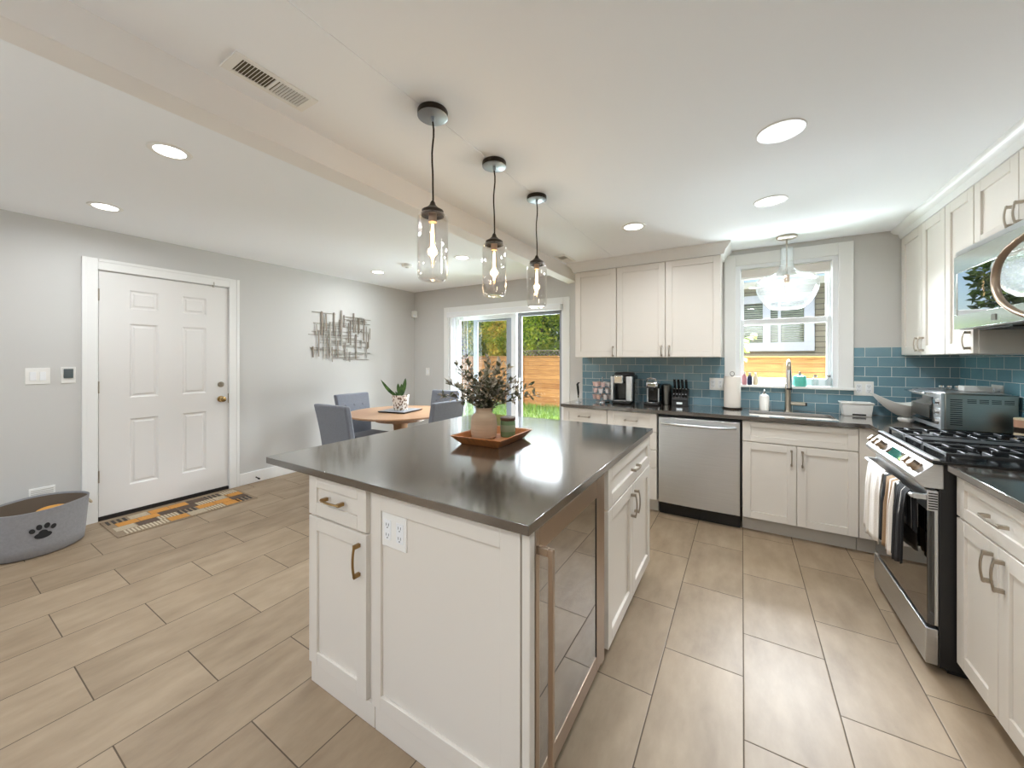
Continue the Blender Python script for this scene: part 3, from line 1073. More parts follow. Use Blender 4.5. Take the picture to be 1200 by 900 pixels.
# island pendants
def pendant(x, y, label):
    t = thing('pendant_lamp', label, 'pendant lamp', (x, y, ZK), 'glass jar pendants over the island')
    c = (x, y, 0)
    mb = MB()
    mb.lathe([(0.058, ZK), (0.060, ZK - 0.004), (0.060, ZK - 0.024)], c, 40, closed=True)
    mb.build('canopy_rim', M_bronze, t)
    mb = MB()
    mb.lathe([(0.060, ZK - 0.0241), (0.056, ZK - 0.026), (0.0, ZK - 0.026)], c, 40, closed=True)
    mb.lathe([(0.008, ZK - 0.026), (0.007, ZK - 0.04), (0.003, ZK - 0.045)], c, 16)
    mb.build('canopy', M_canopy, t)
    mb = MB()
    pts = [(x + 0.0035 * math.sin(i * 0.9), y + 0.0025 * math.sin(i * 1.3), ZK - 0.04 - (ZK - 0.04 - 1.992) * i / 10) for i in range(11)]
    mb.tube(pts, 0.0036, 8)
    mb.build('cord', M_bronze, t)
    mb = MB()
    mb.lathe([(0.004, 1.999), (0.009, 1.992), (0.013, 1.98), (0.026, 1.968), (0.043, 1.958), (0.045, 1.936), (0.040, 1.936), (0.040, 1.950), (0.0, 1.952)], c, 36)
    mb.build('cap', M_bronze, t)
    MB().lathe([(0.016, 1.952), (0.016, 1.912), (0.0, 1.912)], c, 24).build('socket', M_ceram, t)
    mb = MB()
    prof = [(0.040, 1.949), (0.050, 1.944), (0.058, 1.934), (0.0615, 1.918), (0.0615, 1.72), (0.061, 1.70), (0.057, 1.686), (0.049, 1.678), (0.030, 1.676), (0.012, 1.683), (0.0, 1.684)]
    mb.shell(prof, c, 48)
    mb.shell([(r * 0.955, h + (0.004 if h < 1.7 else 0)) for r, h in prof], c, 48)
    mb.build('glass_shade', M_jar, t)
    mb = MB()
    mb.shell([(0.011, 1.912), (0.0135, 1.895), (0.0135, 1.76), (0.009, 1.745), (0, 1.742)], c, 20)
    bl = mb.build('bulb', M_clear, t)
    mb = MB()
    for k in range(3):
        a = k * 2 * PI / 3
        dx, dy = 0.006 * math.cos(a), 0.006 * math.sin(a)
        mb.tube([(x + dx * .4, y + dy * .4, 1.905), (x + dx, y + dy, 1.87), (x + dx, y + dy, 1.775), (x, y, 1.76)], 0.0013, 6)
    mb.build('filament', M_fil, bl)
    pd = bpy.data.lights.new('bulb_light', 'POINT')
    pd.energy = 2.0
    pd.color = (1, 0.72, 0.42)
    pd.shadow_soft_size = 0.02
    po = bpy.data.objects.new('bulb_light', pd)
    COL.objects.link(po)
    po.parent = t
    po.location = (0, 0, 1.82 - ZK)


pendant(-1.063, 1.13, 'glass jar pendant lamp nearest the camera, largest of the three over the island')
pendant(-1.073, 1.586, 'middle glass jar pendant lamp of the three over the island')
pendant(-1.076, 2.056, 'farthest glass jar pendant lamp over the island, in front of the patio door')

t = thing('bell_pendant', 'clear glass bell pendant lamp on a nickel stem in front of the sink window', 'pendant lamp', (0.311, 3.79, ZK))
c = (0.311, 3.79, 0)
MB().lathe([(0.072, ZK), (0.072, ZK - 0.012), (0.062, ZK - 0.02), (0.012, ZK - 0.024), (0.0, ZK - 0.024)], c, 36).build('canopy', M_nickel, t)
MB().cyl((c[0], c[1], ZK - 0.02), (c[0], c[1], 2.04), 0.006).build('stem', M_nickel, t)
MB().lathe([(0.008, 2.05), (0.02, 2.045), (0.02, 1.985), (0, 1.985)], c, 24).build('socket', M_ceram, t)
prof = [(0.043, 2.265), (0.043, 2.15), (0.050, 2.11), (0.070, 2.075), (0.115, 2.052), (0.175, 2.035), (0.208, 2.01), (0.215, 1.975), (0.208, 1.92), (0.185, 1.86), (0.150, 1.805), (0.11, 1.772), (0.07, 1.764), (0.0, 1.763)]
mb = MB()
mb.shell(prof, c, 56)
mb.shell([(r * 0.975, h + (0.003 if h < 1.8 else 0)) for r, h in prof], c, 56)
mb.build('glass_shade', M_bell, t)
mb = MB()
mb.shell([(0.012, 1.985), (0.014, 1.97), (0.014, 1.86), (0.008, 1.845), (0, 1.842)], c, 20)
bl = mb.build('bulb', M_clear, t)
MB().tube([(c[0], c[1], 1.98), (c[0] + 0.004, c[1], 1.93), (c[0] - 0.003, c[1], 1.89), (c[0], c[1], 1.86)], 0.0035, 8).build('filament', M_fil, bl)

# ------------------------------------------------------------------ WALL SMALL THINGS
def plate(F, u0, u1, z0, z1, name, label, cat, parts):
    a = F.P((u0 + u1) / 2, 0, (z0 + z1) / 2)
    t = thing(name, label, cat, a)
    mb = MB()
    F.box(mb, u0, u1, 0, 0.006, z0, z1)
    mb.build('cover_plate', M_white, t, bevel=0.002)
    for (n, pu0, pu1, pz0, pz1, out, m) in parts:
        mb = MB()
        F.box(mb, pu0, pu1, 0.004, out, pz0, pz1)
        mb.build(n, m, t, bevel=0.001)
    return t


plate(FL, 0.513, 0.634, 1.168, 1.292, 'light_switch', 'wide white double light switch on the left wall, farther from the door', 'switch',
      [('rocker', 0.535, 0.565, 1.197, 1.262, 0.012, M_bright), ('rocker', 0.583, 0.613, 1.197, 1.262, 0.012, M_bright)])
t = plate(FL, 0.688, 0.766, 1.168, 1.296, 'thermostat', 'small white thermostat with a grey screen beside the entry door', 'thermostat',
          [('screen', 0.702, 0.752, 1.208, 1.282, 0.016, M_screen)])
t = thing('wall_vent', 'low white wall vent above the dog basket near the floor', 'vent', (XL, 0.6, 0.32))
mb = MB()
FL.box(mb, 0.53, 0.66, 0, 0.008, 0.285, 0.375)
mb.build('frame', M_white, t, bevel=0.002)
mb = MB()
for k in range(5):
    FL.box(mb, 0.54, 0.65, 0.007, 0.010, 0.298 + k * 0.014, 0.304 + k * 0.014)
mb.build('louver', M_toe, t)
plate(FB, -4.34, -4.26, 1.095, 1.215, 'light_switch', 'small white light switch on the far wall left of the patio door', 'switch',
      [('rocker', -4.317, -4.283, 1.123, 1.188, 0.012, M_bright)])
t = thing('motion_sensor', 'white motion sensor box in the far left corner of the dining area', 'sensor', (XL + 0.02, YD - 0.05, 2.05))
mb = MB()
mb.prism([(XL + 0.003, YD - 0.003), (XL + 0.003, YD - 0.075), (XL + 0.03, YD - 0.085), (XL + 0.085, YD - 0.03), (XL + 0.075, YD - 0.003)], 2, 2.03, 2.14)
mb.build('housing', M_white, t, bevel=0.004)
MB().box(XL + 0.045, XL + 0.075, YD - 0.075, YD - 0.045, 2.045, 2.075).build('sensor_window', M_bright, t)
t = thing('door_stop', 'small dark spring door stop on the left baseboard', 'door stop', (XL + 0.016, 2.085, 0.05))
mb = MB()
mb.cyl((XL + 0.016, 2.085, 0.055), (XL + 0.075, 2.085, 0.05), 0.006)
mb.build('spring', M_bronze, t)
MB().cyl((XL + 0.07, 2.085, 0.05), (XL + 0.09, 2.085, 0.049), 0.009).build('rubber_tip', M_blackm, t)

# wall art
t = thing('wall_sculpture', 'openwork metal wall sculpture of upright and crosswise rods above the dining table', 'wall art', (XL, 3.12, 1.65))
rr = random.Random(11)
vert = []
# (y, z0, z1, width): read from the picture left to right
base = [(2.735, 1.38, 1.52, .02), (2.775, 1.66, 1.80, .016), (2.80, 1.39, 1.72, .02), (2.85, 1.66, 1.97, .026), (2.88, 1.36, 1.80, .014), (2.90, 1.72, 1.94, .022),
        (2.925, 1.36, 1.66, .012), (2.96, 1.38, 1.84, .02), (2.985, 1.32, 1.52, .012), (3.02, 1.66, 1.97, .018), (3.045, 1.56, 1.80, .012), (3.065, 1.38, 1.60, .02), (3.10, 1.66, 1.88, .012),
        (3.125, 1.54, 2.01, .026), (3.155, 1.78, 1.95, .016), (3.18, 1.36, 1.58, .012), (3.205, 1.33, 1.50, .012), (3.225, 1.58, 1.85, .018), (3.265, 1.55, 1.88, .018), (3.25, 1.32, 1.46, .01),
        (3.305, 1.72, 1.99, .024), (3.35, 1.36, 1.70, .022), (3.34, 1.74, 1.93, .02), (3.375, 1.70, 1.93, .014), (3.40, 1.72, 1.93, .018), (3.43, 1.50, 1.62, .02), (3.465, 1.62, 1.93, .02),
        (3.49, 1.84, 1.92, .018), (3.515, 1.38, 1.82, .014), (3.53, 1.50, 1.60, .016), (3.555, 1.52, 1.72, .012), (3.575, 1.64, 1.80, .018)]
for i, (y, z0, z1, w) in enumerate(base):
    mb = MB()
    dx = 0.012 + 0.006 * (i % 3)
    w *= 0.75
    mb.box(XL + dx, XL + dx + 0.006, y - w / 2, y + w / 2, z0, z1)
    mb.build('upright_rod', M_art1 if i % 3 != 1 else M_art2, t)
for i in range(32):
    z = 1.35 + 0.0195 * i + rr.uniform(-.006, .006)
    L = rr.uniform(0.22, 0.55)
    yc = rr.uniform(2.68 + L / 2, 3.60 - L / 2)
    mb = MB()
    mb.cyl((XL + 0.010, yc - L / 2, z), (XL + 0.010, yc + L / 2, z), 0.0045, seg=6)
    mb.build('cross_rod', M_art2, t)
mb = MB()
for (y, z) in ((2.85, 1.75), (3.43, 1.75), (2.96, 1.45), (3.35, 1.45)):
    mb.cyl((XL, y, z), (XL + 0.03, y, z), 0.005, seg=8)
mb.build('wall_mount', M_art1, t)

# ------------------------------------------------------------------ ISLAND
IY = 0.935
FI = Face('-y', IY)          # front of the carcass; doors sit 0.02 proud (y = 0.915)
IC = 0.884
t = thing('island_cabinet', 'white island cabinet at the left end facing the camera, one drawer above one door', 'cabinet', (-1.37, 1.2, 0))
mb = MB()
mb.box(-1.564, -1.172, IY, 1.52, 0.085, IC)
mb.build('carcass', M_cab, t, bevel=0.002)
mb = MB()
mb.box(-1.560, -1.156, IY - 0.012, IY + 0.05, 0, 0.083)
mb.build('base_board', M_cab, t, bevel=0.002)
mb = MB(); shaker(mb, FI, -1.563, -1.194, 0.712, 0.880, st=0.052)
dr = mb.build('drawer', M_cab, t, bevel=0.0018); pull(FI, -1.384, 0.795, 0.12, False, M_brass, dr)
mb = MB(); shaker(mb, FI, -1.563, -1.194, 0.088, 0.704, st=0.055)
dr = mb.build('door', M_cab, t, bevel=0.0018); pull(FI, -1.232, 0.606, 0.125, True, M_brass, dr)

t = thing('island_end_panel', 'large white framed panel on the camera side of the island, holding an outlet', 'panel', (-0.85, IY, 0))
mb = MB()
FI.box(mb, -1.155, -0.53, -0.012, 0.0, 0.0, IC)
FI.box(mb, -1.166, -1.116, 0, 0.018, 0.088, IC - 0.002)
FI.box(mb, -0.60, -0.533, 0, 0.018, 0.088, IC - 0.002)
FI.box(mb, -1.116, -0.60, 0, 0.018, 0.812, IC - 0.002)
FI.box(mb, -1.116, -0.60, 0, 0.018, 0.088, 0.14)
FI.box(mb, -1.116, -0.60, 0, 0.008, 0.14, 0.812)
FI.box(mb, -1.152, -0.533, 0, 0.012, 0.0, 0.084)
mb.build('frame', M_cab, t, bevel=0.0018)
mb = MB()
mb.box(-0.526, -0.50, 0.914, 0.945, 0.0, IC)
mb.build('corner_post', M_cab, t, bevel=0.003)

FIf = Face('-y', IY - 0.008)
def outlet(F, u0, u1, z0, z1, label, n):
    a = F.P((u0 + u1) / 2, 0, (z0 + z1) / 2)
    t = thing('wall_outlet', label, 'outlet', a)
    mb = MB(); F.box(mb, u0, u1, 0, 0.006, z0, z1)
    mb.build('cover_plate', M_white, t, bevel=0.002)
    w = (u1 - u0) / n
    for i in range(n):
        uc = u0 + w * (i + .5)
        zc = (z0 + z1) / 2
        mb = MB(); F.box(mb, uc - 0.017, uc + 0.017, 0.004, 0.008, zc - 0.035, zc + 0.035)
        so = mb.build('socket', M_bright, t, bevel=0.001)
        mb = MB()
        for zz in (zc - 0.018, zc + 0.018):
            F.box(mb, uc - 0.007, uc - 0.005, 0.0075, 0.0085, zz - 0.003, zz + 0.006)
            F.box(mb, uc + 0.005, uc + 0.007, 0.0075, 0.0085, zz - 0.003, zz + 0.006)
            F.box(mb, uc - 0.002, uc + 0.002, 0.0075, 0.0085, zz - 0.011, zz - 0.007)
        mb.build('slot', M_blackm, so)
    return t


outlet(FIf, -1.113, -0.990, 0.690, 0.812, 'white double power outlet on the island panel facing the camera', 2)

FR = Face('+x', -0.52)
t = thing('beverage_fridge', 'under-counter beverage fridge with a reflective glass door in the island side', 'fridge', (-0.78, 1.25, 0))
mb = MB()
y0, y1 = 0.950, 1.592
mb.box(-1.08, -1.06, y0, y1, 0.07, 0.87)
mb.box(-1.06, -0.53, y0, y0 + 0.025, 0.07, 0.87)
mb.box(-1.06, -0.53, y1 - 0.025, y1, 0.07, 0.87)
mb.box(-1.06, -0.53, y0 + 0.025, y1 - 0.025, 0.07, 0.10)
mb.box(-1.06, -0.53, y0 + 0.025, y1 - 0.025, 0.84, 0.87)
mb.build('cabinet_shell', M_blackm, t)
mb = MB()
mb.box(-1.0, -0.57, y0 + 0.01, y1 - 0.01, 0.0, 0.07)
mb.build('toe_grille', M_blackm, t)
for z in (0.27, 0.44, 0.61):
    mb = MB()
    pts = [(-0.56 - 0.03 * math.cos((yy - 1.27) / 0.28 * PI / 2 * 1.4), yy, z) for yy in [0.98 + 0.585 * i / 10 for i in range(11)]]
    mb.tube(pts, 0.006, 8)
    for k in range(9):
        yy = 1.0 + 0.068 * k
        mb.cyl((-1.04, yy, z), (-0.58, yy, z), 0.0025, seg=6)
    mb.build('wire_shelf', M_steeld, t)
mb = MB()
dy0, dy1, dz0, dz1 = 0.951, 1.552, 0.095, 0.872
FR.box(mb, dy0, dy0 + 0.024, 0, 0.02, dz0, dz1)
FR.box(mb, dy1 - 0.075, dy1, 0, 0.02, dz0, dz1)
FR.box(mb, dy0 + 0.024, dy1 - 0.075, 0, 0.02, dz1 - 0.07, dz1)
FR.box(mb, dy0 + 0.024, dy1 - 0.075, 0, 0.02, dz0, dz0 + 0.065)
dd = mb.build('door', M_steelw, t, bevel=0.002)
mb = MB(); FR.box(mb, dy0 + 0.02, dy1 - 0.07, 0.010, 0.017, dz0 + 0.06, dz1 - 0.065)
mb.build('glass', M_fridgeg, dd)
mb = MB()
FR.box(mb, dy1 - 0.079, dy1 - 0.075, 0.004, 0.0195, dz0 + 0.065, dz1 - 0.07)
mb.build('gasket', M_blackm, dd)
mb = MB()
FR.box(mb, 0.955, 0.970, 0.055, 0.070, 0.10, 0.828)
FR.box(mb, 0.955, 0.970, 0.019, 0.055, 0.805, 0.828)
FR.box(mb, 0.955, 0.970, 0.019, 0.055, 0.10, 0.123)
mb.build('handle', M_steelw, dd, bevel=0.002)
mb = MB()
FR.box(mb, 1.553, 1.592, 0, 0.014, 0.07, 0.872)
mb.build('side_trim', M_steelw, t)

t = thing('island_cabinet', 'white island cabinet on the aisle side right of the beverage fridge, with two doors', 'cabinet', (-0.78, 2.05, 0))
mb = MB()
mb.box(-1.10, -0.52, 1.605, 2.505, 0.095, IC)
mb.build('carcass', M_cab, t, bevel=0.002)
MB().box(-1.05, -0.575, 1.61, 2.50, 0.0, 0.094).build('toe_kick', M_toe, t)
mb = MB(); shaker(mb, FR, 1.632, 2.500, 0.698, 0.878, st=0.055, rec=0.012)
dr = mb.build('drawer', M_cab, t, bevel=0.0018); pull(FR, 2.09, 0.775, 0.125, False, M_nickel, dr)
for (a, b, hu) in ((1.632, 2.064, 2.03), (2.068, 2.500, 2.102)):
    mb = MB(); shaker(mb, FR, a, b, 0.085, 0.690, st=0.058, rec=0.012)
    dr = mb.build('door', M_cab, t, bevel=0.0018); pull(FR, hu, 0.59, 0.125, True, M_nickel, dr)

t = thing('island_back_panel', 'white back panel unit under the island overhang on the dining side', 'panel', (-1.35, 2.0, 0))
mb = MB()
mb.box(-1.564, -1.12, 1.525, 2.505, 0.0, IC)
mb.build('frame', M_cab, t, bevel=0.002)
mb = MB()
for a, b in ((1.56, 2.0), (2.03, 2.47)):
    shaker(mb, Face('-x', -1.564), a, b, 0.1, 0.85, th=0.012, rec=0.006)
mb.build('panel', M_cab, t, bevel=0.0015)

o = MB().box(-1.864, -0.490, 0.889, 2.545, 0.884, 0.914).build('island_worktop', M_counter, None, bevel=0.002, seg=2)
tag(o, 'large dark grey polished stone worktop on the kitchen island', 'worktop')

# things on the island
t = thing('wooden_tray', 'square wooden serving tray with flared sides on the island worktop', 'tray', (-1.16, 1.705, 0.914))
TC = Vector((-1.16, 1.705, 0.914))
def trayring(h, half):
    a = math.radians(3)
    out = []
    for sx, sy in ((-1, -1), (1, -1), (1, 1), (-1, 1)):
        x, y = sx * half * 0.85, sy * half * 1.04
        out.append(TC + Vector((x * math.cos(a) - y * math.sin(a), x * math.sin(a) + y * math.cos(a), h)))
    return out


TH = 0.162
rings = [trayring(0.0, TH - 0.03), trayring(0.048, TH + 0.018), trayring(0.048, TH + 0.004), trayring(0.012, TH - 0.035)]
mb = MB()
vs_ = [p for r in rings for p in r]
fs = [(3, 2, 1, 0)]
for r in range(3):
    for k in range(4):
        k2 = (k + 1) % 4
        fs.append((r * 4 + k, r * 4 + k2, r * 4 + 4 + k2, r * 4 + 4 + k))
fs.append((12, 13, 14, 15))
mb.add(vs_, fs)
mb.build('tray_body', M_tray, t, bevel=0.002)

VX, VY, VZ = -1.222, 1.705, 0.927
t = thing('vase', 'beige ribbed stoneware vase on the wooden island tray', 'vase', (VX, VY, VZ))
prof = [(0.0, 0.0), (0.058, 0.0), (0.064, 0.006)]
for i in range(14):
    h = 0.012 + i * 0.0085
    r = 0.0645 + 0.004 * math.sin(i / 13 * PI) + (0.0009 if i % 2 else 0)
    prof.append((r, h))
prof += [(0.063, 0.128), (0.056, 0.14), (0.046, 0.149), (0.0425, 0.156), (0.0425, 0.178), (0.045, 0.182), (0.0435, 0.184), (0.0395, 0.182), (0.038, 0.15), (0.05, 0.12), (0.055, 0.06), (0.05, 0.012), (0.0, 0.01)]
mb = MB()
prof = [(r_ * 1.06, h_ * 0.90) for r_, h_ in prof]
mb.lathe(prof, (VX, VY, VZ), 48)
mb.build('body', M_vase, t, angle=50)

b = thing('leafy_bouquet', 'spreading bouquet of grey green leafy branches in the beige vase', 'bouquet', (VX, VY, VZ + 0.1))
rr = random.Random(5)
# branch tips in camera terms: right (+) / up, plus some depth
RV = Vector((0.8538, 0.5207, 0)); FV = Vector((-0.5207, 0.8538, 0))
tips = [(-0.235, 0.075, 0.02), (-0.205, 0.15, -0.03), (-0.165, 0.115, 0.06), (-0.16, 0.235, 0.03), (-0.11, 0.285, 0.0), (-0.10, 0.19, -0.06), (-0.06, 0.13, 0.08),
        (-0.03, 0.17, 0.0), (0.02, 0.285, 0.05), (0.04, 0.25, -0.05), (0.075, 0.21, 0.07), (0.10, 0.255, 0.02), (0.135, 0.225, -0.03), (0.12, 0.16, 0.05), (0.16, 0.15, 0.03), (0.21, 0.135, 0.0), (0.27, 0.115, 0.02), (0.315, 0.07, 0.02),
        (0.05, 0.15, -0.08), (0.0, 0.20, 0.08), (0.08, 0.12, 0.0), (-0.04, 0.08, -0.06), (0.03, 0.10, 0.09)]
for i, (sx, sz, sf) in enumerate(tips):
    mb = MB()
    p0 = Vector((VX, VY, VZ + 0.15)) + RV * (sx * 0.08) + FV * (sf * 0.1)
    p3 = Vector((VX, VY, VZ + 0.165)) + RV * sx + FV * sf + Vector((0, 0, sz))
    p1 = p0 + Vector((0, 0, 0.4 * sz + 0.02)) + RV * (sx * 0.18)
    pts = []
    N = 12
    for k in range(N + 1):
        q = k / N
        pts.append(p0 * (1 - q) ** 2 + p1 * (2 * q * (1 - q)) + p3 * q * q + Vector((rr.uniform(-.003, .003), rr.uniform(-.003, .003), 0)))
    mb.tube([p0 - Vector((0, 0, 0.09))] + pts, 0.0017, 6, mi=0)
    for k in range(2, N + 1):
        for rep in range(5 if k > 4 else 3):
            d = (pts[k] - pts[k - 1]).normalized()
            ax = Vector((rr.uniform(-1, 1), rr.uniform(-1, 1), rr.uniform(-.5, 1))).normalized()
            dirn = (d * 0.5 + ax * 0.9).normalized()
            L = rr.uniform(0.026, 0.044)
            pale = rr.random() < (0.5 if k > 6 else 0.25)
            base_p = pts[k] + (pts[k - 1] - pts[k]) * rr.random()
            if k > 6 and rr.random() < 0.5:
                base_p = base_p + ax * 0.012
            mb.leaf(base_p, dirn, (rr.uniform(-.4, .4), rr.uniform(-.4, .4), 1), L, L * rr.uniform(0.5, 0.7), 2 if pale else 1)
    mb.build('branch', [M_stem, M_leafg, M_leafp], b)

t = thing('jar_candle', 'green glass jar candle with a dark wooden lid on the wooden island tray', 'candle', (-1.125, 1.80, 0.927))
cc = (-1.125, 1.80, 0.927)
MB().lathe([(0, 0), (0.039, 0), (0.0415, 0.004), (0.0415, 0.088), (0.039, 0.091), (0, 0.091)], cc, 36).build('jar', M_candle, t)
MB().lathe([(0.0, 0.0905), (0.042, 0.0905), (0.0435, 0.094), (0.0435, 0.104), (0.041, 0.107), (0, 0.107)], cc, 36).build('lid', M_lidw, t)
mb = MB()
mb.lathe([(0.0418, 0.03), (0.0421, 0.031), (0.0421, 0.066), (0.0418, 0.067)], cc, 36, closed=True)
mb.build('label_band', mat('candle_label', rgb(128, 140, 112), 0.6), t)

# ------------------------------------------------------------------ BACK RUN OF BASE CABINETS
YB = 3.518
FBk = Face('-y', YB)
CT = 0.884


def base_unit(name, label, cat, x0, x1, parts, toe=M_toe):
    t = thing(name, label, cat, ((x0 + x1) / 2, 3.8, 0))
    mb = MB()
    mb.box(x0, x1, YB, YK - 0.01, 0.112, CT)
    mb.build('carcass', M_cab, t, bevel=0.002)
    MB().box(x0, x1, YB + 0.055, YK - 0.02, 0.0, 0.112).build('toe_kick', toe, t)
    for (n, a, b, z0, z1, hd) in parts:
        mb = MB()
        shaker(mb, FBk, a, b, z0, z1, st=0.055, rail=min(0.055, (z1 - z0) * 0.28))
        p = mb.build(n, M_cab, t, bevel=0.0018)
        if hd:
            pull(FBk, hd[0], hd[1], hd[3] if len(hd) > 3 else 0.12, hd[2], M_nickel, p)
    return t


base_unit('base_cabinet', 'white base cabinet at the left end of the sink wall, next to the patio door', 'cabinet', -1.530, -1.087,
          [('drawer', -1.528, -1.089, 0.722, 0.878, (-1.31, 0.80, False)), ('door', -1.528, -1.089, 0.118, 0.714, (-1.13, 0.62, True))])
base_unit('drawer_cabinet', 'white stack of drawers immediately left of the dishwasher', 'cabinet', -1.084, -0.640,
          [('drawer', -1.082, -0.642, 0.718, 0.878, (-0.862, 0.80, False)), ('drawer', -1.082, -0.642, 0.558, 0.711, (-0.862, 0.635, False)),
           ('drawer', -1.082, -0.642, 0.400, 0.551, (-0.862, 0.476, False)), ('drawer', -1.082, -0.642, 0.118, 0.393, (-0.862, 0.256, False))])
base_unit('sink_cabinet', 'white sink base cabinet with two doors right of the dishwasher', 'cabinet', 0.001, 0.694,
          [('false_front', 0.003, 0.692, 0.716, 0.872, None), ('door', 0.003, 0.345, 0.116, 0.708, (0.315, 0.62, True)), ('door', 0.350, 0.692, 0.116, 0.708, (0.380, 0.62, True))])
# corner filler between sink cabinet and range
t = thing('corner_cabinet', 'white blind corner cabinet filler between the sink cabinet and the range', 'cabinet', (1.0, 3.6, 0))
mb = MB()
mb.box(0.697, 0.80, YB - 0.008, YB + 0.04, 0.112, CT)
mb.box(0.80, XR - 0.01, 3.115, YK - 0.01, 0.112, CT)
mb.build('carcass', M_cab, t, bevel=0.002)
MB().box(0.697, 0.80, YB + 0.055, YB + 0.10, 0.0, 0.112).build('toe_kick', M_toe, t)

# dishwasher
t = thing('dishwasher', 'stainless steel dishwasher with a curved bar handle under the counter', 'dishwasher', (-0.32, 3.75, 0))
MB().box(-0.632, -0.006, YB + 0.01, YK - 0.02, 0.10, 0.868).build('tub', M_blackm, t)
mb = MB()
x0, x1 = -0.624, -0.014
n = 14
vs_ = []
for i in range(n + 1):
    q = i / n
    x = x0 + (x1 - x0) * q
    bow = 0.007 * (1 - (2 * q - 1) ** 2)
    for z in (0.115, 0.855):
        vs_.append((x, YB - 0.03 - bow, z))
    for z in (0.115, 0.855):
        vs_.append((x, YB + 0.005, z))
fs = []
for i in range(n):
    o = i * 4
    fs += [(o, o + 4, o + 5, o + 1), (o + 2, o + 3, o + 7, o + 6), (o + 1, o + 5, o + 7, o + 3), (o, o + 2, o + 6, o + 4)]
fs += [(0, 1, 3, 2), (n * 4, n * 4 + 2, n * 4 + 3, n * 4 + 1)]
mb.add(vs_, fs)
dd = mb.build('door', M_steel, t, bevel=0.003)
mb = MB()
pts = []
for i in range(13):
    q = -1 + 2 * i / 12
    pts.append((-0.319 + q * 0.275, YB - 0.037 - 0.046 * (1 - q ** 4), 0.806))
mb.tube(pts, 0.0145, 12, flat=0.8)
mb.build('handle', M_steel, dd)
MB().box(-0.626, -0.012, YB + 0.03, YB + 0.06, 0.0, 0.110).build('toe_panel', M_black, t)

# worktops: L shaped piece with the sink cut-out, and the piece right of the range
SX0, SX1, SY0_, SY1_ = 0.05, 0.60, 3.545, 3.905
mb = MB()
YC = 3.473
XB = XR - 0.010
mb.box(-1.551, SX0, YC, YK - 0.010, 0.884, 0.914)
mb.box(SX0, SX1, YC, SY0_, 0.884, 0.914)
mb.box(SX0, SX1, SY1_, YK - 0.010, 0.884, 0.914)
mb.box(SX1, XB, YC, YK - 0.010, 0.884, 0.914)
mb.box(0.745, XB, 3.107, YC, 0.884, 0.914)
o = mb.build('kitchen_worktop', M_counter)
tag(o, 'long L-shaped dark grey stone worktop under the window, holding the sink', 'worktop')
o = MB().box(0.745, XB, 1.70, 2.338, 0.884, 0.914).build('kitchen_worktop', M_counter, None, bevel=0.003)
tag(o, 'short dark stone worktop in the right foreground, nearer than the range', 'worktop')

t = thing('kitchen_sink', 'dark undermount sink sunk into the worktop below the window', 'sink', (0.325, 3.72, 0.70))
mb = MB()
mb.box(SX0 - 0.012, SX0, SY0_ - 0.012, SY1_ + 0.012, 0.70, 0.8835)
mb.box(SX1, SX1 + 0.012, SY0_ - 0.012, SY1_ + 0.012, 0.70, 0.8835)
mb.box(SX0, SX1, SY0_ - 0.012, SY0_, 0.70, 0.8835)
mb.box(SX0, SX1, SY1_, SY1_ + 0.012, 0.70, 0.8835)
mb.box(SX0 - 0.012, SX1 + 0.012, SY0_ - 0.012, SY1_ + 0.012, 0.688, 0.70)
mb.build('basin', mat('sink_composite', rgb(52, 46, 42), 0.35), t)
MB().lathe([(0.045, 0.7), (0.045, 0.703), (0.02, 0.702), (0, 0.702)], (0.325, 3.72, 0), 24).build('drain', M_chrome, t)

t = thing('kitchen_faucet', 'tall brushed nickel pull-down faucet behind the sink', 'faucet', (0.333, 3.955, 0.914))
fx, fy = 0.333, 3.955
mb = MB()
mb.lathe([(0.030, 0.0), (0.030, 0.006), (0.023, 0.012), (0.0215, 0.03), (0.021, 0.235), (0.017, 0.24), (0, 0.24)], (fx, fy, 0.914), 28)
mb.build('body', M_nickel, t)
mb = MB()
pts = []
for i in range(13):
    a = PI * i / 12
    pts.append((fx, fy - 0.052 + 0.052 * math.cos(a), 1.29 + 0.052 * math.sin(a)))
pts = [(fx, fy, 1.15)] + pts + [(fx, fy - 0.104, 1.25)]
mb.tube(pts, 0.0135, 14)
mb.build('spout', M_nickel, t)
MB().lathe([(0.0145, 0.02), (0.016, 0.0), (0.0185, -0.07), (0.020, -0.13), (0, -0.132)][::-1], (fx, fy - 0.104, 1.25), 24).build('spray_head', M_chrome, t)
MB().lathe([(0.0205, 0.0), (0.0205, -0.014), (0.0, -0.014)][::-1], (fx, fy - 0.104, 1.121), 24).build('nozzle', M_blackm, t)
mb = MB()
mb.cyl((fx + 0.018, fy, 0.985), (fx + 0.115, fy, 0.983), 0.0165, seg=20)
mb.build('lever', M_nickel, t)
MB().cyl((fx + 0.112, fy, 0.983), (fx + 0.128, fy, 0.983), 0.014, seg=20).build('lever_cap', M_blackm, t)

# ------------------------------------------------------------------ UPPER CABINETS, BACK WALL
YU = 3.738
FU = Face('-y', YU)
UZ0, UZ1 = 1.376, 2.265


def upper(label, x0, x1, doors):
    t = thing('wall_cabinet', label, 'cabinet', ((x0 + x1) / 2, YK, UZ0), 'wall cabinets beside the sink window')
    mb = MB()
    mb.box(x0, x1, YU, YK - 0.001, UZ0, UZ1)
    mb.build('carcass', M_cab, t, bevel=0.0015)
    for (a, b, hu) in doors:
        mb = MB(); shaker(mb, FU, a, b, UZ0 + 0.003, UZ1 - 0.004, st=0.057)
        p = mb.build('door', M_cab, t, bevel=0.0018)
        pull(FU, hu, 1.437, 0.10, True, M_nickel, p)
    return t


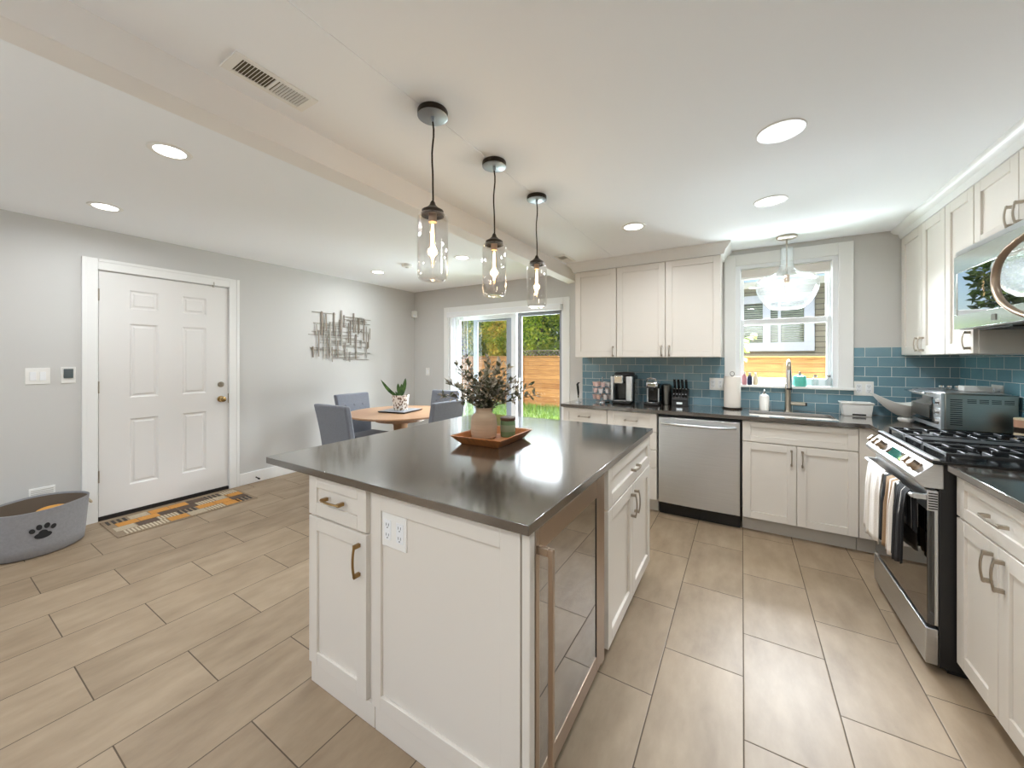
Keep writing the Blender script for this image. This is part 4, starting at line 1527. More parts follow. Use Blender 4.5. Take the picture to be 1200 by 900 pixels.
del_group = upper('single door white wall cabinet nearest the patio door', -1.493, -1.061, [(-1.491, -1.064, -1.092)])
upper('double door white wall cabinet immediately left of the sink window', -1.057, -0.156, [(-1.055, -0.609, -0.640), (-0.603, -0.158, -0.572)])
# crown moulding strips along the cabinet tops
def crown_profile(out0, out1, z0, z1):
    return [(0.0, z0), (out0, z0), (out0 + 0.006, z0 + 0.012), (out1 * 0.45, z0 + 0.035), (out1 * 0.8, z1 - 0.03), (out1, z1 - 0.014), (out1, z1), (0.0, z1)]


cp = crown_profile(0.022, 0.075, UZ1, ZK - 0.001)
mb = MB()
# front run (mitred at both ends): section lies in y/z, swept along x
def crown_run(mb, prof, pA, pB, outv, mA, mB):
    """sweep prof between pA and pB; outv outward; mA/mB = mitre shift along the run per unit of 'out'"""
    pA = Vector(pA); pB = Vector(pB); ov = Vector(outv)
    d = (pB - pA).normalized()
    n = len(prof)
    vs_ = []
    for p, m in ((pA, mA), (pB, mB)):
        for (o_, z) in prof:
            vs_.append(Vector((p.x, p.y, 0)) + ov * o_ + d * (m * o_) + Vector((0, 0, z)))
    fs = [tuple(range(n)), tuple(range(n, 2 * n))[::-1]]
    for i in range(n):
        j = (i + 1) % n
        fs.append((j, i, n + i, n + j))
    mb.add(vs_, fs)


crown_run(mb, cp, (-1.493, YU, 0), (-0.156, YU, 0), (0, -1, 0), -1, 1)
crown_run(mb, cp, (-0.156, YU, 0), (-0.156, YK - 0.001, 0), (1, 0, 0), -1, 0)
crown_run(mb, cp, (-1.493, YK - 0.001, 0), (-1.493, YU, 0), (-1, 0, 0), 0, 1)
struct(mb.build('trim_2', M_trim, angle=50))

# ------------------------------------------------------------------ RIGHT WALL UPPER CABINETS
XU = 1.065
FRu = Face('-x', XU)
RZ0, RZ1 = 1.388, 2.285


def upper_r(label, y0, y1, z0, doors, hz):
    t = thing('wall_cabinet', label, 'cabinet', (XR, (y0 + y1) / 2, z0), 'wall cabinets along the right wall')
    mb = MB()
    mb.box(XU, XR - 0.001, y0, y1, z0, RZ1)
    mb.build('carcass', M_cab, t, bevel=0.0015)
    for (a, b, hu) in doors:
        mb = MB(); shaker(mb, FRu, a, b, z0 + 0.003, RZ1 - 0.004, st=0.06)
        p = mb.build('door', M_cab, t, bevel=0.0018)
        pull(FRu, hu, hz, 0.10, True, M_nickel, p)


upper_r('white wall cabinet with two doors in the corner right of the sink window', 3.305, YK - 0.002, RZ0, [(3.652, 4.03, 3.682), (3.308, 3.646, 3.618)], 1.462)
upper_r('narrow single door white wall cabinet immediately left of the microwave', 2.974, 3.301, RZ0, [(2.977, 3.298, 3.008)], 1.462)
upper_r('short white wall cabinet above the microwave', 2.215, 2.970, 1.935, [(2.595, 2.967, 2.625), (2.218, 2.589, 2.560)], 2.005)
upper_r('tall white wall cabinet nearer the camera than the microwave', 1.75, 2.211, RZ0, [(1.753, 2.208, 2.17)], 1.462)
cp2 = crown_profile(0.022, 0.075, RZ1, ZK - 0.001)
mb = MB()
crown_run(mb, cp2, (XU, YK - 0.002, 0), (XU, 1.75, 0), (-1, 0, 0), 0, 0)
struct(mb.build('trim_3', M_trim, angle=50))

# ------------------------------------------------------------------ MICROWAVE
t = thing('microwave', 'stainless over-the-range microwave with a mirror-like door and curved handle', 'microwave', (1.15, 2.59, 1.515))
my0, my1, mz0, mz1 = 2.222, 2.962, 1.515, 1.905
XM = 0.99
FM = Face('-x', XM)
MB().box(XM, XR - 0.012, my0, my1, mz0, mz1 + 0.025).build('body', M_steeld, t, bevel=0.002)
mb = MB()
FM.box(mb, my0, my1, 0, 0.02, mz0 + 0.003, mz0 + 0.075)
FM.box(mb, my0, my1, 0, 0.02, mz1 - 0.092, mz1 - 0.003)
FM.box(mb, my1 - 0.03, my1, 0, 0.02, mz0 + 0.075, mz1 - 0.092)
FM.box(mb, my0, my0 + 0.10, 0, 0.02, mz0 + 0.075, mz1 - 0.092)
dd = mb.build('door', mat('steel_pale', rgb(224, 232, 228), 0.2, 1.0), t, bevel=0.002)
mb = MB(); FM.box(mb, my0 + 0.098, my1 - 0.028, 0.010, 0.017, mz0 + 0.073, mz1 - 0.09)
mb.build('window', M_mwg, dd)
MB().box(XM - 0.012, XM - 0.003, my0 + 0.10, my1 - 0.03, mz0 + 0.075, mz1 - 0.092).build('window_backing', M_oveng, dd)
mb = MB()
pts = []
for i in range(15):
    q = -1 + 2 * i / 14
    pts.append(FM.P(2.34 + 0.115 * (1 - q * q), 0.02 + 0.045 * (1 - q ** 4), 1.695 + q * 0.165))
mb.tube(pts, 0.016, 12, flat=0.7)
mb.build('handle', M_steelw, dd)
mb = MB(); FM.box(mb, 2.565, 2.600, 0.019, 0.023, mz0 + 0.022, mz0 + 0.05)
mb.build('badge', M_steeld, dd, bevel=0.001)
mb = MB()
FM.box(mb, my0, my1, 0, 0.012, mz1 + 0.002, mz1 + 0.025)
mb.build('top_vent', M_steel, t)
mb = MB()
mb.box(XM + 0.05, XR - 0.05, my0 + 0.06, my0 + 0.32, mz0 - 0.006, mz0)
mb.box(XM + 0.05, XR - 0.05, my0 + 0.40, my1 - 0.06, mz0 - 0.006, mz0)
mb.build('grease_filter', M_blackm, t)

# ------------------------------------------------------------------ RANGE
t = thing('gas_range', 'stainless gas range with black grates between the corner and the right worktop', 'range', (1.0, 2.725, 0))
ry0, ry1 = 2.347, 3.103
XD = 0.690
mb = MB()
mb.box(0.725, XR - 0.012, ry0, ry1, 0.03, 0.905)
mb.build('body', M_blackm, t, bevel=0.003)
mb = MB()
mb.box(0.76, XR - 0.05, ry0 + 0.03, ry1 - 0.03, 0.0, 0.03)
mb.build('base', M_blackm, t)
FD = Face('-x', 0.725)
mb = MB()
FD.box(mb, ry0 + 0.003, ry1 - 0.003, 0.0, 0.012, 0.205, 0.79)
FD.box(mb, ry0 + 0.003, ry1 - 0.003, 0.012, 0.035, 0.70, 0.79)
dd = mb.build('oven_door', M_steel, t, bevel=0.002)
mb = MB()
FD.box(mb, ry0 + 0.003, ry1 - 0.003, 0.012, 0.035, 0.205, 0.70)
mb.build('door_glass', M_oveng, dd, bevel=0.002)
mb = MB()
for k in range(7):
    mb.box(0.694, 0.722, ry0 + 0.0015, ry0 + 0.0035, 0.708 + k * 0.011, 0.713 + k * 0.011)
mb.build('side_vent', M_blackm, dd)
mb = MB()
mb.tube([(0.650, ry0 + 0.015, 0.755), (0.650, ry1 - 0.015, 0.755)], 0.012, 12, flat=0.8)
mb.box(0.650, 0.692, ry0 + 0.010, ry0 + 0.03, 0.745, 0.766)
mb.box(0.650, 0.692, ry1 - 0.03, ry1 - 0.010, 0.745, 0.766)
mb.build('door_handle', M_steel, dd)
mb = MB()
FD.box(mb, ry0 + 0.003, ry1 - 0.003, 0.0, 0.040, 0.035, 0.19)
mb.build('warming_drawer', M_steel, t, bevel=0.003)
# control panel wedge
prof = [(0.740, 0.905), (0.708, 0.905), (0.648, 0.842), (0.648, 0.830), (0.676, 0.800), (0.740, 0.800)]
mb = MB()
mb.prism(prof, 1, ry0 - 0.001, ry1 + 0.001)
cpn = mb.build('control_panel', M_steel, t, bevel=0.003)
nrm = Vector((-0.063, 0, 0.060)).normalized()
def knob(y):
    c0 = Vector((0.678, y, 0.8735))
    mb = MB()
    mb.cyl(c0, c0 + nrm * 0.008, 0.024, 0.023, seg=28)
    mb.cyl(c0 + nrm * 0.008, c0 + nrm * 0.034, 0.020, 0.018, seg=28)
    mb.build('knob', M_steelw, cpn)
for y in (3.04, 2.965, 2.89, 2.485, 2.415):
    knob(y)
mb = MB()
for s0 in (0,):
    u = Vector((0.060, 0, 0.063)).normalized()
    c0 = Vector((0.678, 2.69, 0.8735)) + nrm * 0.001
    a = [c0 - u * 0.022 + Vector((0, -0.11, 0)), c0 - u * 0.022 + Vector((0, 0.11, 0)), c0 + u * 0.022 + Vector((0, 0.11, 0)), c0 + u * 0.022 + Vector((0, -0.11, 0))]
    mb.hexa(a, [p + nrm * 0.0015 for p in a])
mb.build('display', M_oveng, cpn)
mb = MB()
mb.box(0.705, XR - 0.012, ry0 - 0.004, ry1 + 0.004, 0.906, 0.922)
ck = mb.build('cooktop', M_black, t, bevel=0.003)
mb = MB()
mb.box(0.705, 0.728, ry0 - 0.004, ry1 + 0.004, 0.9215, 0.929)
mb.build('front_rail', M_steel, ck, bevel=0.002)
for (bx, by) in ((0.86, 2.49), (0.86, 2.96), (1.16, 2.49), (1.16, 2.96), (1.01, 2.725)):
    mb = MB()
    mb.lathe([(0.05, 0.922), (0.048, 0.93), (0.036, 0.932), (0.034, 0.941), (0.0, 0.942)], (bx, by, 0), 28)
    mb.build('burner', M_iron, ck)
GX0, GX1 = 0.748, 1.30
gz0, gz1 = 0.945, 0.958
for gi, (a, b) in enumerate(((ry0 + 0.008, ry0 + 0.255), (ry0 + 0.262, ry0 + 0.494), (ry0 + 0.501, ry1 - 0.008))):
    mb = MB()
    w = 0.011
    mb.box(GX0, GX1, a, a + w, gz0, gz1)
    mb.box(GX0, GX1, b - w, b, gz0, gz1)
    mb.box(GX0, GX0 + w, a + w, b - w, gz0, gz1)
    mb.box(GX1 - w, GX1, a + w, b - w, gz0, gz1)
    mb.box((GX0 + GX1) / 2 - w / 2, (GX0 + GX1) / 2 + w / 2, a + w, b - w, gz0, gz1)
    if gi == 1:
        mb.box(GX0 + 0.02, GX1 - 0.02, (a + b) / 2 - 0.05, (a + b) / 2 + 0.05, gz1 - 0.003, gz1 + 0.004)
    for cx_ in (GX0 + 0.14, GX1 - 0.14):
        cy_ = (a + b) / 2
        if gi == 1:
            continue
        mb.box(cx_ - 0.13, cx_ - 0.035, cy_ - w / 2, cy_ + w / 2, gz0, gz1 + 0.004)
        mb.box(cx_ + 0.035, cx_ + 0.13, cy_ - w / 2, cy_ + w / 2, gz0, gz1 + 0.004)
        mb.box(cx_ - w / 2, cx_ + w / 2, a + w, cy_ - 0.035, gz0, gz1 + 0.004)
        mb.box(cx_ - w / 2, cx_ + w / 2, cy_ + 0.035, b - w, gz0, gz1 + 0.004)
        for sx in (-1, 1):
            mb.box(cx_ + sx * 0.075 - w / 2, cx_ + sx * 0.075 + w / 2, a + w, a + 0.085, gz0, gz1 + 0.002)
            mb.box(cx_ + sx * 0.075 - w / 2, cx_ + sx * 0.075 + w / 2, b - 0.085, b - w, gz0, gz1 + 0.002)
    for (px, py) in ((GX0, a), (GX1 - w, a), (GX0, b - w), (GX1 - w, b - w)):
        mb.box(px, px + w, py, py + w, 0.922, gz0)
    mb.build('grate', M_iron, ck, bevel=0.002)


# towels over the oven handle
def towel(name, label, y0, y1, zf, zb, m_list, stripes, seed, flare=0.0):
    """cloth draped over the bar: front drop to zf, back drop to zb"""
    r_ = random.Random(seed)
    NU, NV = 26, 22
    bar = Vector((0.650, 0, 0.755))
    R0 = 0.0155
    path = []
    Lf = 0.755 - zf
    Lb = 0.755 - zb
    for i in range(NV + 1):
        s_ = i / NV
        path.append(s_)
    verts = []
    ph = r_.uniform(0, 6)
    tot = Lf + PI * R0 + Lb
    mi = []
    for i in range(NV + 1):
        L = tot * i / NV
        if L < Lf:
            dx, z, dn = -R0, 0.755 - (Lf - L), (Lf - L)
        elif L < Lf + PI * R0:
            a = (L - Lf) / R0
            dx, z, dn = -R0 * math.cos(a), 0.755 + R0 * math.sin(a), 0
        else:
            dx, z, dn = R0, 0.755 - (L - Lf - PI * R0), -(L - Lf - PI * R0)
        for j in range(NU + 1):
            q = j / NU
            w_ = (y1 - y0)
            spread_ = 1 + flare * (max(dn, 0) / max(Lf, 0.01))
            y = (y0 + y1) / 2 + (q - 0.5) * w_ * spread_
            amp = 0.011 * min(1, abs(dn) / 0.12)
            fold = amp * (math.sin(q * 4 * PI + ph) + 0.5 * math.sin(q * 9 * PI + ph * 2))
            if dn > 0:
                x = bar.x + dx - abs(fold) * 0.9 - 0.01 * (dn / Lf)
                zz = z + 0.012 * math.sin(q * 5 + ph) * (dn / Lf)
            else:
                x = bar.x + dx + min(0.012, abs(fold) * 0.3)
                zz = z
            verts.append((x, y, zz))
    fs = []
    mis = []
    for i in range(NV):
        for j in range(NU):
            o_ = i * (NU + 1) + j
            fs.append((o_, o_ + 1, o_ + NU + 2, o_ + NU + 1))
            q = (j + .5) / NU
            k = 0
            for (a, b_, idx) in stripes:
                if a <= q < b_:
                    k = idx
            mis.append(k)
    mb = MB()
    mb.v = [Vector(v) for v in verts]
    mb.f = fs
    mb.mi = mis
    o_ = mb.build(name, m_list, None, angle=180)
    sm = o_.modifiers.new('solid', 'SOLIDIFY')
    sm.thickness = 0.003
    sm.offset = 0.0
    return tag(o_, label, 'towel')


towel('dish_towel', 'white dish towel hanging at the left end of the oven handle', 2.725, 2.985, 0.37, 0.55, [M_towelw], [], 3, 0.12)
towel('dish_towel', 'tan and cream striped dish towel between the white and the black towel', 2.54, 2.69, 0.41, 0.56, [M_towelt, M_towelw, M_towelk], [(0.0, 0.12, 1), (0.3, 0.42, 1), (0.78, 1.0, 2)], 5, 0.1)
towel('dish_towel', 'black dish towel hanging at the near end of the oven handle', 2.385, 2.515, 0.42, 0.58, [M_towelk, M_towelw], [(0.44, 0.48, 1)], 8, 0.06)

# right foreground base cabinet
FRb = Face('-x', 0.792)
t = thing('base_cabinet', 'white base cabinet in the right foreground with a drawer above two doors', 'cabinet', (1.05, 2.03, 0))
mb = MB()
mb.box(0.792, XR - 0.01, 1.725, 2.336, 0.105, CT)
mb.build('carcass', M_cab, t, bevel=0.002)
MB().box(0.855, XR - 0.02, 1.73, 2.334, 0.0, 0.105).build('toe_kick', M_toe, t)
mb = MB(); shaker(mb, FRb, 1.728, 2.332, 0.706, 0.876, st=0.06, rail=0.048)
p = mb.build('drawer', M_cab, t, bevel=0.0018); pull(FRb, 2.03, 0.787, 0.13, False, M_nickel, p)
for (a, b_, hu) in ((2.033, 2.332, 2.066), (1.728, 2.029, 1.996)):
    mb = MB(); shaker(mb, FRb, a, b_, 0.085, 0.698, st=0.06)
    p = mb.build('door', M_cab, t, bevel=0.0018); pull(FRb, hu, 0.608, 0.115, True, M_nickel, p)

# ------------------------------------------------------------------ OUTLETS IN THE BACKSPLASH
FKt = Face('-y', YK - 0.008)
FRt = Face('-x', XR - 0.008)
outlet(FKt, -0.265, -0.145, 1.068, 1.182, 'white outlet plate in the blue tile left of the paper towel roll', 2)
outlet(FKt, 0.772, 0.890, 1.068, 1.182, 'white outlet plate in the blue tile right of the window, above the white tub', 2)
outlet(FRt, 3.50, 3.62, 1.085, 1.20, 'white outlet plate on the right wall tile above the toaster oven', 2)

# ------------------------------------------------------------------ COUNTER APPLIANCES AND OBJECTS
ZC = 0.914
# frother
t = thing('milk_frother', 'slim black curved milk frother standing upright at the left end of the worktop', 'milk frother', (-1.435, 3.66, ZC))
MB().lathe([(0.028, 0), (0.028, 0.006), (0.008, 0.010), (0.007, 0.05), (0, 0.05)], (-1.435, 3.66, ZC), 20).build('stand', M_steel, t)
mb = MB()
mb.tube([(-1.435, 3.66, ZC + 0.045), (-1.435, 3.66, ZC + 0.10), (-1.44, 3.658, ZC + 0.16), (-1.443, 3.656, ZC + 0.185), (-1.434, 3.655, ZC + 0.20), (-1.418, 3.655, ZC + 0.203)], 0.01, 10, radii=[0.006, 0.011, 0.012, 0.011, 0.008, 0.005])
mb.build('handle', M_black, t)

# pod carousel
t = thing('pod_carousel', 'revolving wire stand of pink and white coffee pods left of the coffee maker', 'pod stand', (-1.245, 3.86, ZC))
px_, py_ = -1.245, 3.86
mb = MB()
mb.lathe([(0.075, 0), (0.075, 0.006), (0.05, 0.012), (0, 0.012)], (px_, py_, ZC), 28)
mb.cyl((px_, py_, ZC + 0.01), (px_, py_, ZC + 0.245), 0.004)
mb.ball((px_, py_, ZC + 0.25), 0.009)
for z in (0.05, 0.115, 0.18):
    pts = [(px_ + 0.056 * math.cos(a), py_ + 0.056 * math.sin(a), ZC + z) for a in [2 * PI * i / 24 for i in range(25)]]
    mb.tube(pts, 0.002, 6)
mb.build('stand', M_chrome, t)
for li, z in enumerate((0.052, 0.117, 0.182)):
    for k in range(7):
        a = 2 * PI * k / 7 + li * 0.3
        cx_, cy_ = px_ + 0.080 * math.cos(a), py_ + 0.080 * math.sin(a)
        po = MB().lathe([(0.0, -0.022), (0.017, -0.022), (0.023, 0.02), (0.026, 0.021), (0.026, 0.024), (0, 0.024)], (cx_, cy_, ZC + z), 16).build('coffee_pod', (M_podw, M_pink, M_podo)[(k + li * (k % 2)) % 3])
        wh = ('lower', 'middle', 'upper')[li]
        tag(po, 'small coffee pod on the %s tier of the wire pod stand' % wh, 'coffee pod', 'coffee pods on the %s tier of the stand' % wh)

# pod coffee maker
t = thing('coffee_maker', 'large black and silver pod coffee maker, left of the smaller one', 'coffee maker', (-1.02, 3.87, ZC))
x0, x1, y0, y1 = -1.125, -0.915, 3.745, 4.015
xm = (x0 + x1) / 2
mb = MB()
mb.box(x0 + 0.015, x1 - 0.015, y0 - 0.01, y1, ZC, ZC + 0.03)
mb.box(x0 + 0.01, x1 - 0.01, y0 + 0.10, y1, ZC + 0.03, ZC + 0.215)
mb.build('base', M_black, t, bevel=0.012, seg=3)
mb = MB()
mb.prism([(x0, ZC + 0.03), (x0 + 0.028, ZC + 0.03), (x0 + 0.028, ZC + 0.275), (x0 - 0.003, ZC + 0.275)], 1, y0, y0 + 0.05)
mb.prism([(x1 - 0.06, ZC + 0.03), (x1, ZC + 0.03), (x1 + 0.003, ZC + 0.275), (x1 - 0.06, ZC + 0.275)], 1, y0, y0 + 0.05)
mb.build('side_panel', M_steel, t, bevel=0.008, seg=3)
mb = MB()
mb.box(x0 + 0.005, x1 - 0.005, y0 + 0.005, y1, ZC + 0.218, ZC + 0.285)
mb.build('brew_head', M_black, t, bevel=0.018, seg=3)
mb = MB()
mb.box(x0 + 0.03, x1 - 0.085, y0 - 0.012, y0 + 0.03, ZC + 0.20, ZC + 0.285)
mb.build('pod_lid', M_chrome, t, bevel=0.012, seg=3)
mb = MB()
mb.lathe([(0.10, 0), (0.098, 0.02), (0.085, 0.032), (0, 0.036)], (xm, y0 + 0.12, ZC + 0.278), 32, sx=1.0, sy=1.1)
mb.build('top_cover', M_blackm, t)
mb = MB()
mb.box(x0 + 0.035, x1 - 0.06, y0 - 0.012, y0 + 0.08, ZC + 0.03, ZC + 0.036)
mb.build('drip_tray', M_steel, t, bevel=0.002)
mb = MB()
mb.box(x1 + 0.002, x1 + 0.05, y0 + 0.09, y1 - 0.03, ZC + 0.002, ZC + 0.25)
mb.build('water_tank', M_clear, t, bevel=0.012)

# second coffee machine
t = thing('espresso_machine', 'small black and chrome capsule machine between the coffee maker and knife block', 'coffee maker', (-0.74, 3.88, ZC))
x0, x1, y0, y1 = -0.80, -0.685, 3.79, 4.01
xm = (x0 + x1) / 2
mb = MB()
mb.box(x0 - 0.01, x1 + 0.01, y0 - 0.03, y1, ZC, ZC + 0.028)
mb.build('base', M_blackm, t, bevel=0.008, seg=3)
mb = MB()
mb.box(x0 + 0.008, x1 - 0.008, y0 + 0.08, y1, ZC + 0.028, ZC + 0.20)
mb.build('column', M_black, t, bevel=0.012, seg=3)
mb = MB()
mb.box(x0, x1, y0 - 0.005, y1 - 0.01, ZC + 0.165, ZC + 0.23)
mb.build('brew_head', M_chrome, t, bevel=0.022, seg=4)
mb = MB()
mb.tube([(x0 + 0.01, y0 + 0.03, ZC + 0.225), (x0 + 0.02, y0 + 0.0, ZC + 0.255), (xm, y0 - 0.02, ZC + 0.262), (x1 - 0.02, y0 + 0.0, ZC + 0.255), (x1 - 0.01, y0 + 0.03, ZC + 0.225)], 0.008, 8)
mb.build('lever', M_chrome, t)
for sx in (x0 + 0.006, x1 - 0.006):
    MB().cyl((sx, y0 + 0.075, ZC + 0.03), (sx, y0 + 0.075, ZC + 0.16), 0.008, seg=12).build('side_rail', M_steel, t)
MB().cyl((xm, y0 + 0.02, ZC + 0.14), (xm, y0 + 0.02, ZC + 0.168), 0.014).build('spout', M_black, t)
mb = MB()
mb.lathe([(0.045, 0.028), (0.045, 0.034), (0, 0.034)], (xm, y0 + 0.01, ZC), 24)
mb.build('cup_stand', M_chrome, t)
mb = MB()
mb.lathe([(0.045, 0.002), (0.047, 0.19), (0.03, 0.2), (0, 0.2)], (x1 + 0.052, y1 - 0.06, ZC), 24)
mb.build('water_tank', M_steeld, t)

# knife block
t = thing('knife_block', 'black knife block full of black handled knives on the worktop', 'knife block', (-0.50, 3.93, ZC))
bx0, bx1 = -0.575, -0.43
mb = MB()
prof = [(3.86, ZC), (4.0, ZC), (4.02, ZC + 0.155), (3.935, ZC + 0.165), (3.86, ZC + 0.06)]
mb.prism(prof, 0, bx0, bx1)
mb.build('block', M_black, t, bevel=0.004)
for r_i, (zz, yy) in enumerate(((0.16, 3.945), (0.125, 3.915), (0.085, 3.885))):
    for k in range(5 if r_i else 4):
        xx = bx0 + 0.02 + k * (0.026 if r_i else 0.034)
        L = 0.10 if r_i == 0 else (0.055 if r_i == 1 else 0.04)
        kn = thing('kitchen_knife', 'black handled knife in the %s row of the knife block' % ('top', 'middle', 'bottom')[r_i], 'knife', (xx, yy, ZC + zz), 'knives in the %s row of the block' % ('top', 'middle', 'bottom')[r_i])
        p0 = Vector((xx, yy + 0.012, ZC + zz - 0.012))
        p1 = Vector((xx, yy - L * 0.35, ZC + zz + L * 0.92 * (0.75 if r_i else 1)))
        mb = MB()
        mb.tube([p0, p0.lerp(p1, .3), p0.lerp(p1, .8), p1], 0.009, 8, flat=1.3, radii=[0.007, 0.0085, 0.0095, 0.007])
        mb.build('handle', M_black, kn)
        mb = MB()
        mb.ball(p0.lerp(p1, .97), 0.0052, 10, 6)
        mb.build('end_cap', M_steel, kn)
mb = MB()
mb.box(-0.53, -0.48, 3.8585, 3.8605, ZC + 0.02, ZC + 0.038)
mb.build('badge', M_chrome, t)

# paper towel
t = thing('towel_holder', 'dark paper towel stand with a ring top left of the sink', 'paper towel holder', (-0.075, 3.93, ZC))
mb = MB()
mb.lathe([(0.078, 0), (0.078, 0.010), (0.074, 0.014), (0, 0.014)], (-0.075, 3.93, ZC), 32)
mb.cyl((-0.075, 3.93, ZC + 0.012), (-0.075, 3.93, ZC + 0.295), 0.006)
pts = [(-0.075 + 0.016 * math.cos(a), 3.93, ZC + 0.313 + 0.02 * math.sin(a)) for a in [2 * PI * i / 20 - PI / 2 for i in range(21)]]
mb.tube(pts, 0.0025, 6)
mb.build('stand', M_bronze, t)
o = MB()
o.lathe([(0.02, 0.015), (0.066, 0.015), (0.0665, 0.02), (0.0665, 0.285), (0.066, 0.29), (0.02, 0.29), (0.019, 0.15), (0.02, 0.0151)], (-0.075, 3.93, ZC), 40)
o = o.build('paper_towel_roll', M_paper)
tag(o, 'white paper towel roll standing on the holder left of the sink', 'paper towels')

# soap dispenser on the counter
def pump_bottle(x, y, z, r, h, body, label, pump=M_chrome, sx=1.0):
    t = thing('soap_dispenser', label, 'soap dispenser', (x, y, z))
    MB().lathe([(0, 0), (r * .92, 0), (r, 0.006), (r, h * .62), (r * .9, h * .70), (r * .45, h * .76), (r * .4, h * .8), (0, h * .8)], (x, y, z), 28, sx=sx).build('bottle', body, t)
    mb = MB()
    mb.lathe([(0.013, h * .8), (0.013, h * .88), (0.005, h * .89), (0.005, h * .97), (0, h * .97)], (x, y, z), 18)
    mb.tube([(x, y, z + h * .96), (x, y - 0.02, z + h * .985), (x, y - 0.042, z + h * .955)], 0.005, 8)
    mb.build('pump', pump, t)
    return t


pump_bottle(0.165, 3.945, ZC, 0.037, 0.185, M_white, 'white ceramic soap dispenser with a chrome pump on the worktop left of the faucet')

# white tub
t = thing('sponge_caddy', 'white tapered plastic tub on the worktop right of the sink', 'tub', (0.765, 3.93, ZC))
def ring(x, y, hx, hy, z):
    return [(x - hx, y - hy, z), (x + hx, y - hy, z), (x + hx, y + hy, z), (x - hx, y + hy, z)]
mb = MB()
X_, Y_ = 0.765, 3.945
rs_ = [ring(X_, Y_, 0.082, 0.05, ZC), ring(X_, Y_, 0.092, 0.058, ZC + 0.095), ring(X_, Y_, 0.098, 0.064, ZC + 0.097), ring(X_, Y_, 0.098, 0.064, ZC + 0.108), ring(X_, Y_, 0.088, 0.054, ZC + 0.108), ring(X_, Y_, 0.078, 0.046, ZC + 0.006)]
vs_ = [p for r in rs_ for p in r]
fs = [(3, 2, 1, 0)]
for r in range(5):
    for k in range(4):
        k2 = (k + 1) % 4
        fs.append((r * 4 + k, r * 4 + k2, r * 4 + 4 + k2, r * 4 + 4 + k))
fs.append((20, 21, 22, 23))
mb.add(vs_, fs)
mb.build('tub', M_white, t, bevel=0.004)
mb = MB(); mb.box(X_ - 0.03, X_ + 0.05, Y_ - 0.0525, Y_ - 0.0505, ZC + 0.008, ZC + 0.02)
mb.build('base_slot', M_blackm, t)

# swooping bowl
t = thing('fruit_bowl', 'white curved bowl with a high swooping rim in the worktop corner', 'bowl', (1.035, 3.90, ZC))
bx, by = 1.035, 3.900
mb = MB()
NB, NR = 40, 8
def bowlpt(a, r, off):
    tip = max(0, math.cos(a - PI)) ** 3
    R_ = 0.165 + 0.035 * tip
    rad = R_ * r
    z = 0.012 + (0.132 + 0.02 * tip + 0.032 * math.cos(2 * a)) * r ** 1.7
    return (bx + rad * math.cos(a), by + rad * 0.72 * math.sin(a), ZC + z + off)
vs_ = []
for lay, off in ((0, 0.0), (1, 0.007)):
    for i in range(NR + 1):
        r = 0.22 + 0.78 * i / NR
        for k in range(NB):
            vs_.append(bowlpt(2 * PI * k / NB, r * (1 if lay == 0 else 0.97), off))
fs = []
n1 = (NR + 1) * NB
for lay in range(2):
    for i in range(NR):
        for k in range(NB):
            k2 = (k + 1) % NB
            q = (lay * n1 + i * NB + k, lay * n1 + i * NB + k2, lay * n1 + (i + 1) * NB + k2, lay * n1 + (i + 1) * NB + k)
            fs.append(q if lay == 0 else q[::-1])
for k in range(NB):
    k2 = (k + 1) % NB
    fs.append((NR * NB + k, NR * NB + k2, n1 + NR * NB + k2, n1 + NR * NB + k))
fs.append(tuple(range(NB))[::-1])
fs.append(tuple(range(n1, n1 + NB)))
mb.add(vs_, fs)
mb.build('bowl_shell', M_white, t, angle=50)
MB().lathe([(0.045, 0), (0.045, 0.006), (0.036, 0.016), (0, 0.016)], (bx, by, ZC), 28).build('foot', M_white, t)

# toaster oven (turned in the corner)
TO = thing('toaster_oven', 'stainless toaster oven with side vents standing in the right corner of the worktop', 'toaster oven', (0, 0, 0))
L_, D_, H_ = 0.305, 0.455, 0.220     # local: x = along depth, y = width of front
# local frame: front faces -x
mb = MB()
mb.box(0.012, L_, 0, D_, 0.018, H_ + 0.018)
mb.build('housing', mat('oven_steel', rgb(158, 158, 152), 0.3, 1.0, noise=0.05, nscale=6, stretch=(1, 1, 30)), TO, bevel=0.006, seg=3)
mb = MB()
mb.box(-0.004, 0.012, 0, D_, 0.018, H_ + 0.018)
fp = mb.build('front_frame', M_steel, TO, bevel=0.002)
mb = MB()
mb.box(-0.010, -0.003, 0.105, D_ - 0.012, 0.045, H_ - 0.012)
mb.build('door_glass', M_oveng, fp)
mb = MB()
mb.box(-0.012, -0.009, 0.14, D_ - 0.05, 0.07, H_ - 0.07)
mb.build('window_inner', M_steeld, fp)
mb = MB()
mb.box(-0.045, -0.036, 0.105, D_ - 0.005, H_ + 0.002, H_ + 0.014)
mb.box(-0.040, -0.004, 0.11, 0.118, H_ + 0.002, H_ + 0.012)
mb.box(-0.040, -0.004, D_ - 0.018, D_ - 0.010, H_ + 0.002, H_ + 0.012)
mb.build('door_handle', M_chrome, fp, bevel=0.002)
for z in (0.065, 0.125, 0.185):
    MB().lathe([(0.022, 0.0), (0.017, -0.016), (0.0, -0.016)][::-1], (-0.004, 0.043, z), 20, 'x').build('dial', M_chrome, fp)
mb = MB()
for k in range(13):
    mb.box(0.035, 0.085, -0.0012, 0.0005, 0.05 + k * 0.0125, 0.055 + k * 0.0125)
for k in range(4):
    for j in range(3):
        mb.box(0.105 + k * 0.048, 0.142 + k * 0.048, -0.0012, 0.0005, 0.185 + j * 0.009, 0.189 + j * 0.009)
mb.build('side_vent', M_blackm, TO)
mb = MB()
